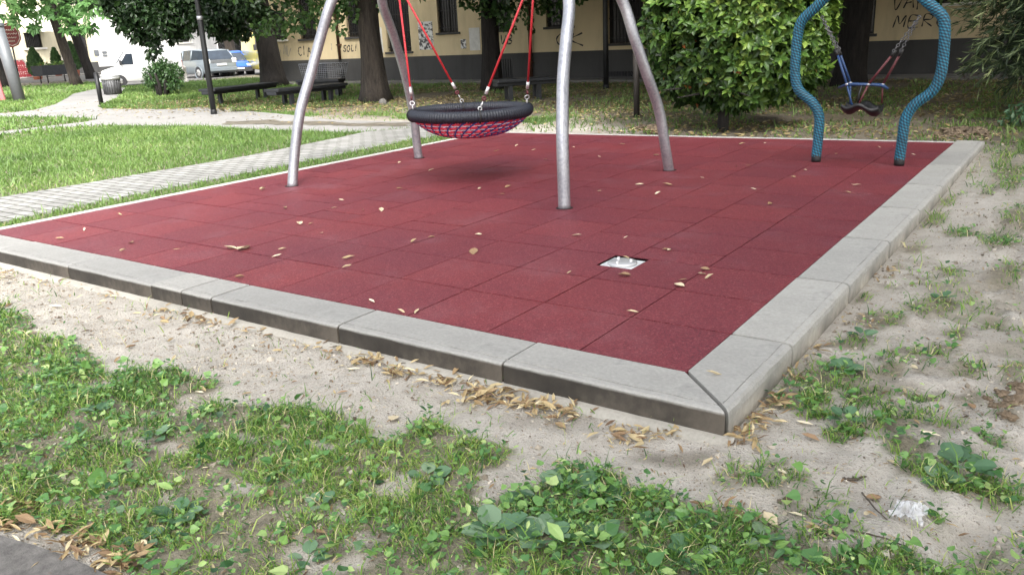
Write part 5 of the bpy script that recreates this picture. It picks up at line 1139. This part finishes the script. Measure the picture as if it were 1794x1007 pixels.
def cypress(u, v0, v1, wpx, zc, label):
    b = atdepth(u, v1, zc); tp = atdepth(u, v0, zc); h = tp[2]-b[2]; r = wpx/2*zc/F
    t = thing('cypress', label, 'shrub', b, 0, 'potted cypresses before the cream building')
    obj('pot', MB().lathe([(.22, -.45), (.30, 0), (.32, .02), (.26, .03)], tuple(b), 14), 'terracotta', t)
    obj('stem', MB().tube([b, b+np.array([0, 0, h*.5])], .05, 6), 'bark', t)
    n = 2600; q = rng.random(n)**.8; a = rng.uniform(0, 2*PI, n); pr = r*np.minimum(1, (1-q)*1.9)**.7*np.minimum(1, q*6+.4)*(.8+.3*vnoise(a*2, q*9, 3))*np.sqrt(rng.random(n)*.6+.4)
    P = np.stack([b[0]+pr*np.cos(a), b[1]+pr*np.sin(a), b[2]+q*h], 1); c = Cloud()
    c.add(P, np.stack([np.cos(a)*.4, np.sin(a)*.4, np.ones(n)], 1)+rdir(n)*.4, np.stack([np.cos(a), np.sin(a), 0*a], 1)+rdir(n)*.4, rng.uniform(.12, .24, n), 'dia', np.clip(rng.normal(.5, .2, n), 0, 1)); c.build('foliage', 'cypress', t)
cypress(66, 87, 135, 25, 57, 'roundest bright green cypress left of the planter trough'); cypress(101, 87, 122, 14, 60, 'small thin cypress behind the planter trough'); cypress(132, 76, 124, 24, 60, 'tall cypress half hidden by the lime green tree trunk')
tp_ = G(140, 128, 0); single('terracotta_pot', MB().lathe([(.26, 0), (.40, .55), (.44, .58), (.44, .66), (.36, .66), (.33, .5)], tuple(tp_), 18), 'terracotta', tuple(tp_), 'terracotta pot on the pavement right of the lime tree trunk', 'pot')

# ------------------------------------------------------------------ vehicles (built in local axes: +x is the front, y left, z up)
def wheel(t, x, y, r, w):
    sg = 1 if y > 0 else -1
    tr = MB(); P = []
    o_ = obj('wheel', MB().ring((x, y-sg*w*.5, r), r*.78, r*.22, 28, 10, (0, 1, 0)), 'tyre', t, 0, True)
    c = MB(); 
    def cyl(r0, r1, y0, y1): 
        return [[(x+rr*math.cos(a), yy, r+rr*math.sin(a)) for a in np.arange(24)*2*PI/24] for rr, yy in ((r0, y0), (r1, y1))]
    c.loft(cyl(r*.66, r*.62, y-sg*w, y-sg*.02)); obj('rim', c, 'rim', o_, 0, True)
    s = MB()
    for k in range(7):
        a = k*2*PI/7; s.loft([[(x+q*math.cos(a+e), y+sg*.002+dy, r+q*math.sin(a+e)) for (e, dy) in ((-.12, -.03), (.12, -.03), (.12, 0), (-.12, 0))] for q in (.05, r*.58)], False)
    obj('spokes', s, 'steel', o_, 0, True)
def sec(x, w, zb, zbelt, wb=None):
    wb = wb or w*.94; return [(x, -wb, zb), (x, -w, zb+.16), (x, -w*1.0, (zb+zbelt)/2+.05), (x, -w*.95, zbelt), (x, w*.95, zbelt), (x, w, (zb+zbelt)/2+.05), (x, w, zb+.16), (x, wb, zb)]
def car(label, loc, rz, paint, L, W, prof, cabin, r, ax, lights, plate=True):
    """prof: [(x, zbottom, zbelt, width factor)], cabin: [(x, zbelt, zroof, wbelt, wroof)]"""
    t = thing('parked_car', label, 'car', loc, rz)
    obj('body', MB().loft([sec(x, W/2*f, zb, zt) for x, zb, zt, f in prof]), paint, t, .03, True)
    g = MB(); g.loft([[(x, -W/2*wb, z0-.02), (x+dx, -W/2*wr, z1), (x+dx, W/2*wr, z1), (x, W/2*wb, z0-.02)] for x, z0, z1, wb, wr, dx in cabin], False); obj('windows', g, 'car_glass', t, .02, True)
    rf = MB(); rf.loft([[(x+dx, -W/2*wr*1.01, z1-.015), (x+dx, -W/2*wr*.9, z1+.035), (x+dx, W/2*wr*.9, z1+.035), (x+dx, W/2*wr*1.01, z1-.015)] for x, z0, z1, wb, wr, dx in cabin if z1 > cabin[0][1]+.25], True); obj('roof', rf, paint, t, 0, True)
    pl = MB()
    for (x, z0, z1, wb, wr, dx) in cabin:
        if z1-z0 > .25:
            for sg in (-1, 1): pl.tube([(x, sg*W/2*wb*1.005, z0-.03), (x+dx, sg*W/2*wr*1.0, z1+.01)], .04, 6)
    obj('pillars', pl, paint, t, 0, True)
    for x in ax:
        for sg in (-1, 1):
            obj('wheel_arch', MB().ring((x, sg*(W/2-.02), r), r*1.16, .05, 24, 6, (0, 1, 0)), 'trim' if paint == 'blue_paint' else paint, t, 0, True)
            obj('arch_recess', MB().loft([[(x+r*1.14*math.cos(a), yy, r+r*1.14*math.sin(a)) for a in np.arange(22)*2*PI/22] for yy in (sg*(W/2-.3), sg*(W/2+.004))], False), 'trim', t, 0, True)
            wheel(t, x, sg*(W/2+.025), r, .2)
    for nm, (x0, y0, z0, x1, y1, z1), mt in lights:
        for sg in ((-1, 1) if y0 > 0 else (1,)):
            ya, yb = sorted((sg*y0, sg*y1)); obj(nm, MB().box((x0, ya, z0), (x1, yb, z1)), mt, t, .02, True)
    for sg in (-1, 1): obj('side_mirror', MB().box((cabin[-1][0]-.55, sg*W/2-.06+sg*.09, cabin[0][1]+.02), (cabin[-1][0]-.40, sg*W/2+.06+sg*.09, cabin[0][1]+.15)), paint, t, .03, True)
    return t
# silver people carrier seen from behind
ps = G(367, 137, -.03); hd = math.radians(172)
car('silver hatchback seen from behind with its left side turned to us, parked across the street', (ps[0]+2.0*math.cos(hd), ps[1]+.75+2.0*math.sin(hd), -.03), hd, 'silver_paint', 4.1, 1.74,
    [(-2.05, .42, .75, .86), (-2.02, .34, .98, .93), (-1.85, .24, 1.03, 1), (-1.0, .22, 1.02, 1), (.6, .22, .99, 1), (1.3, .24, .96, .99), (1.8, .28, .84, .93), (2.03, .36, .62, .82)],
    [(-1.96, 1.02, 1.03, .86, .80, .0), (-1.90, 1.02, 1.52, .88, .74, .28), (-.55, 1.02, 1.58, .93, .78, 0), (.35, 1.0, 1.56, .93, .78, 0), (1.25, .98, 1.50, .9, .74, -.75), (1.45, .97, .99, .88, .8, 0)], .31, (-1.3, 1.3),
    [('tail_light', (-2.07, .60, .80, -1.93, .80, 1.06), 'lamp_clear'), ('number_plate', (-2.085, -.26, .66, -2.05, .26, .78), 'plate'), ('bumper', (-2.10, -.80, .36, -1.9, .80, .56), 'silver_paint'), ('tailgate_panel', (-2.055, -.55, .80, -2.02, .55, 1.0), 'grey_post'), ('headlight', (1.88, .5, .62, 1.98, .75, .76), 'lamp_clear')]).scale = (1.08, 1.08, .90)
pbz = G(420, 132.5, -.03); hb_ = math.atan2(-.42, .91)
car('small blue hatchback facing us beside the silver one, dark lower bumper', (pbz[0]-1.7*math.cos(hb_), pbz[1]-1.7*math.sin(hb_), -.03), hb_, 'blue_paint', 3.6, 1.6,
    [(-1.75, .36, .80, .86), (-1.7, .28, .95, .94), (-1.2, .22, .96, 1), (0, .22, .93, 1), (.7, .22, .92, 1), (1.25, .24, .84, .97), (1.62, .30, .70, .90), (1.75, .36, .56, .80)],
    [(-1.72, .94, .95, .86, .8, .0), (-1.6, .94, 1.40, .88, .74, .25), (-.4, .94, 1.46, .92, .78, 0), (.2, .93, 1.42, .92, .76, -.1), (.82, .92, 1.36, .9, .70, -.62), (1.02, .90, .92, .86, .78, 0)], .28, (-1.15, 1.12),
    [('headlight', (1.60, .42, .56, 1.745, .66, .70), 'lamp_clear'), ('number_plate', (1.86, -.24, .38, 1.89, .24, .48), 'plate'), ('bumper', (1.55, -.76, .24, 1.86, .76, .50), 'trim')]).scale = (1.05, 1.05, .88)
# dark car beyond
pk = G(462, 124, -.03); car('dark car half hidden behind the big left trunk', (pk[0]-2, pk[1]+2.5, -.03), hb_, 'dark_paint', 4, 1.7, [(-2, .36, .80, .86), (-1.9, .28, .95, .94), (0, .22, .93, 1), (1.25, .24, .84, .97), (1.85, .30, .70, .90), (2, .36, .56, .80)],
    [(-1.8, .94, .95, .86, .8, .0), (-1.4, .94, 1.40, .88, .74, .25), (.1, .93, 1.42, .92, .76, -.1), (.9, .92, 1.36, .9, .70, -.62), (1.1, .90, .92, .86, .78, 0)], .3, (-1.25, 1.25), [('headlight', (1.80, .42, .56, 1.96, .66, .70), 'lamp_clear')])
# vans
def van(label, loc, rz, paint, L=5.2, W=1.95):
    t = thing('parked_van', label, 'van', loc, rz); h = L/2
    pr = [(-h, .40, 2.18, .96), (-h+.06, .32, 2.26, .98), (h-1.75, .30, 2.28, .98), (h-1.45, .30, 2.12, .98), (h-.95, .30, 1.38, .98), (h-.78, .30, 1.20, .98), (h-.2, .34, 1.02, .93), (h, .42, .72, .84)]
    def vs(x, zb, zt, f):
        w = W/2*f; zs = min(1.2, zt-.05); wt = w*(1-.10*max(0, (zt-1.1))/1.2); return [(x, -w*.95, zb), (x, -w, zb+.2), (x, -w, zs), (x, -wt, zt-.06), (x, -wt*.93, zt), (x, wt*.93, zt), (x, wt, zt-.06), (x, w, zs), (x, w, zb+.2), (x, w*.95, zb)]
    obj('body', MB().loft([vs(*p) for p in pr]), paint, t, .02, True)
    def wsh(s): return h-.92-s*.52, 1.38+s*.76
    m = MB(); a, b = wsh(.04), wsh(.93); m.loft([[(a[0]+.03, -.84, a[1]), (a[0]+.03, .84, a[1]), (a[0]-.02, .84, a[1]), (a[0]-.02, -.84, a[1])], [(b[0]+.03, -.76, b[1]), (b[0]+.03, .76, b[1]), (b[0]-.02, .76, b[1]), (b[0]-.02, -.76, b[1])]], False); obj('windscreen', m, 'car_glass', t, 0, True)
    for sg in (-1, 1):
        P = [(h-1.08, 1.30), (h-1.48, 1.95), (h-1.80, 1.95), (h-1.80, 1.28)]; m = MB(); wy = lambda z: W/2*.98*(1-.10*max(0, z-1.1)/1.2)+.006
        m.loft([[(p[0], sg*(wy(p[1])-.02), p[1]) for p in P], [(p[0], sg*(wy(p[1])+.004), p[1]) for p in P]], False); d_ = obj('door_window', m, 'car_glass', t, 0, True)
        obj('side_mirror', MB().box((h-1.22, sg*W/2+sg*.02-.08+sg*.1, 1.28), (h-1.08, sg*W/2+sg*.02+.08+sg*.1, 1.58)), 'trim', t, .03, True)
        obj('side_rail', MB().box((-h+.5, sg*W/2-.012, .72), (h-2.2, sg*W/2+.012, .80)), paint, t, 0, True)
        for x in (-h+1.05, h-.92):
            obj('arch_recess', MB().loft([[(x+.40*math.cos(a), yy, .33+.40*math.sin(a)) for a in np.arange(22)*2*PI/22] for yy in (sg*(W/2-.3), sg*(W/2+.006))], False), 'trim', t, 0, True); wheel(t, x, sg*(W/2+.03), .33, .2)
        obj('headlight', MB().box((h-.28, min(sg*.5, sg*.82), .80), (h-.08, max(sg*.5, sg*.82), .98)), 'lamp_clear', t, .03, True)
        obj('tail_light', MB().box((-h-.02, min(sg*.78, sg*.93), .9), (-h+.05, max(sg*.78, sg*.93), 1.4)), 'lamp_red', t, .01, True)
    obj('bumper', MB().box((h-.25, -.88, .32), (h+.06, .88, .58)), 'trim' if paint != 'white_paint' else 'white_paint', t, .05, True)
    return t
pv_ = G(200, 153, -.03); van('white panel van facing left across the street behind the mop headed bush', (pv_[0]+1.25*.53-.85*.85, pv_[1]+1.25*.85+.85*.53, -.03), math.atan2(-.85, -.53), 'white_paint', 4.35).scale = (.80, .90, .72)
py_ = G(503, 131, -.03); van('yellow van half hidden by the big left trunk', (py_[0]-2.6, py_[1]+1.2, -.03), hb_, 'yellow_paint', 5.0)

# ------------------------------------------------------------------ unseen trees added behind and right of the viewpoint to shade the playground
def shade_tree(x, y, label, R, zlo, zhi):
    b = np.array([x, y, -.15]); t = thing('tree', label, 'tree', b, 0, 'unseen trees added behind the viewpoint'); trunk('trunk', b, b+np.array([.1, .1, 9]), .34, .24, 'bark', t, 1.4)
    foliage(crown(b, R, zlo, zhi, 75, 1.7), .42, 'dia', 'tree_leaf', 'crown', t, 60)
    return t
src = shade_tree(7.5, -4.5, 'unseen tall leafy tree added to shade the playground, behind the viewpoint to the right', 5.2, 4.0, 17)
for (x, y, s) in ((12.5, 4.0, 1.05), (14, -9, 1.15)):
    c_ = copy_tree(src); c_.location = (x, y, -.15); c_.scale = (s, s, s); c_.rotation_euler = (0, 0, random.uniform(0, 6))
# ------------------------------------------------------------------ camera, sun, sky
cd = bpy.data.cameras.new('camera'); co_ = bpy.data.objects.new('camera', cd); COL.objects.link(co_)
cd.sensor_width = 36; cd.sensor_fit = 'HORIZONTAL'; cd.lens = 36*F/1794; cd.clip_start = .05; cd.clip_end = 3000
Rm = Matrix(((_r[0], _u[0], -_f[0]), (_r[1], _u[1], -_f[1]), (_r[2], _u[2], -_f[2]))).to_4x4()
co_.matrix_world = Matrix.Translation(Vector(CAM))@Rm
S.camera = co_
SUN_EL, SUN_AZ = math.radians(46), math.radians(130)      # azimuth clockwise from +Y
wd = bpy.data.worlds.new('World'); S.world = wd; wd.use_nodes = True; nt = wd.node_tree
sky = nt.nodes.new('ShaderNodeTexSky'); sky.sky_type = 'NISHITA'; sky.sun_disc = False; sky.sun_elevation = SUN_EL; sky.sun_rotation = SUN_AZ
sky.air_density = 1; sky.dust_density = 6; sky.ozone_density = 1
hs = nt.nodes.new('ShaderNodeHueSaturation'); hs.inputs['Saturation'].default_value = .28
nt.links.new(sky.outputs[0], hs.inputs['Color']); nt.links.new(hs.outputs[0], nt.nodes['Background'].inputs[0]); nt.nodes['Background'].inputs[1].default_value = .15
sl = bpy.data.lights.new('sun', 'SUN'); sl.energy = 1.0; sl.angle = math.radians(10); sl.color = (1, .96, .90)
so = bpy.data.objects.new('sun', sl); COL.objects.link(so)
sd = Vector((math.sin(SUN_AZ)*math.cos(SUN_EL), math.cos(SUN_AZ)*math.cos(SUN_EL), math.sin(SUN_EL)))
so.rotation_euler = sd.to_track_quat('Z', 'Y').to_euler(); so.location = (0, 0, 30)
S.view_settings.view_transform = 'Standard'; S.view_settings.look = 'None'; S.view_settings.gamma = 1; S.view_settings.exposure = 2.0
S.view_settings.use_curve_mapping = False
S.cycles.max_bounces = 6; S.cycles.transparent_max_bounces = 4; S.cycles.use_denoising = True
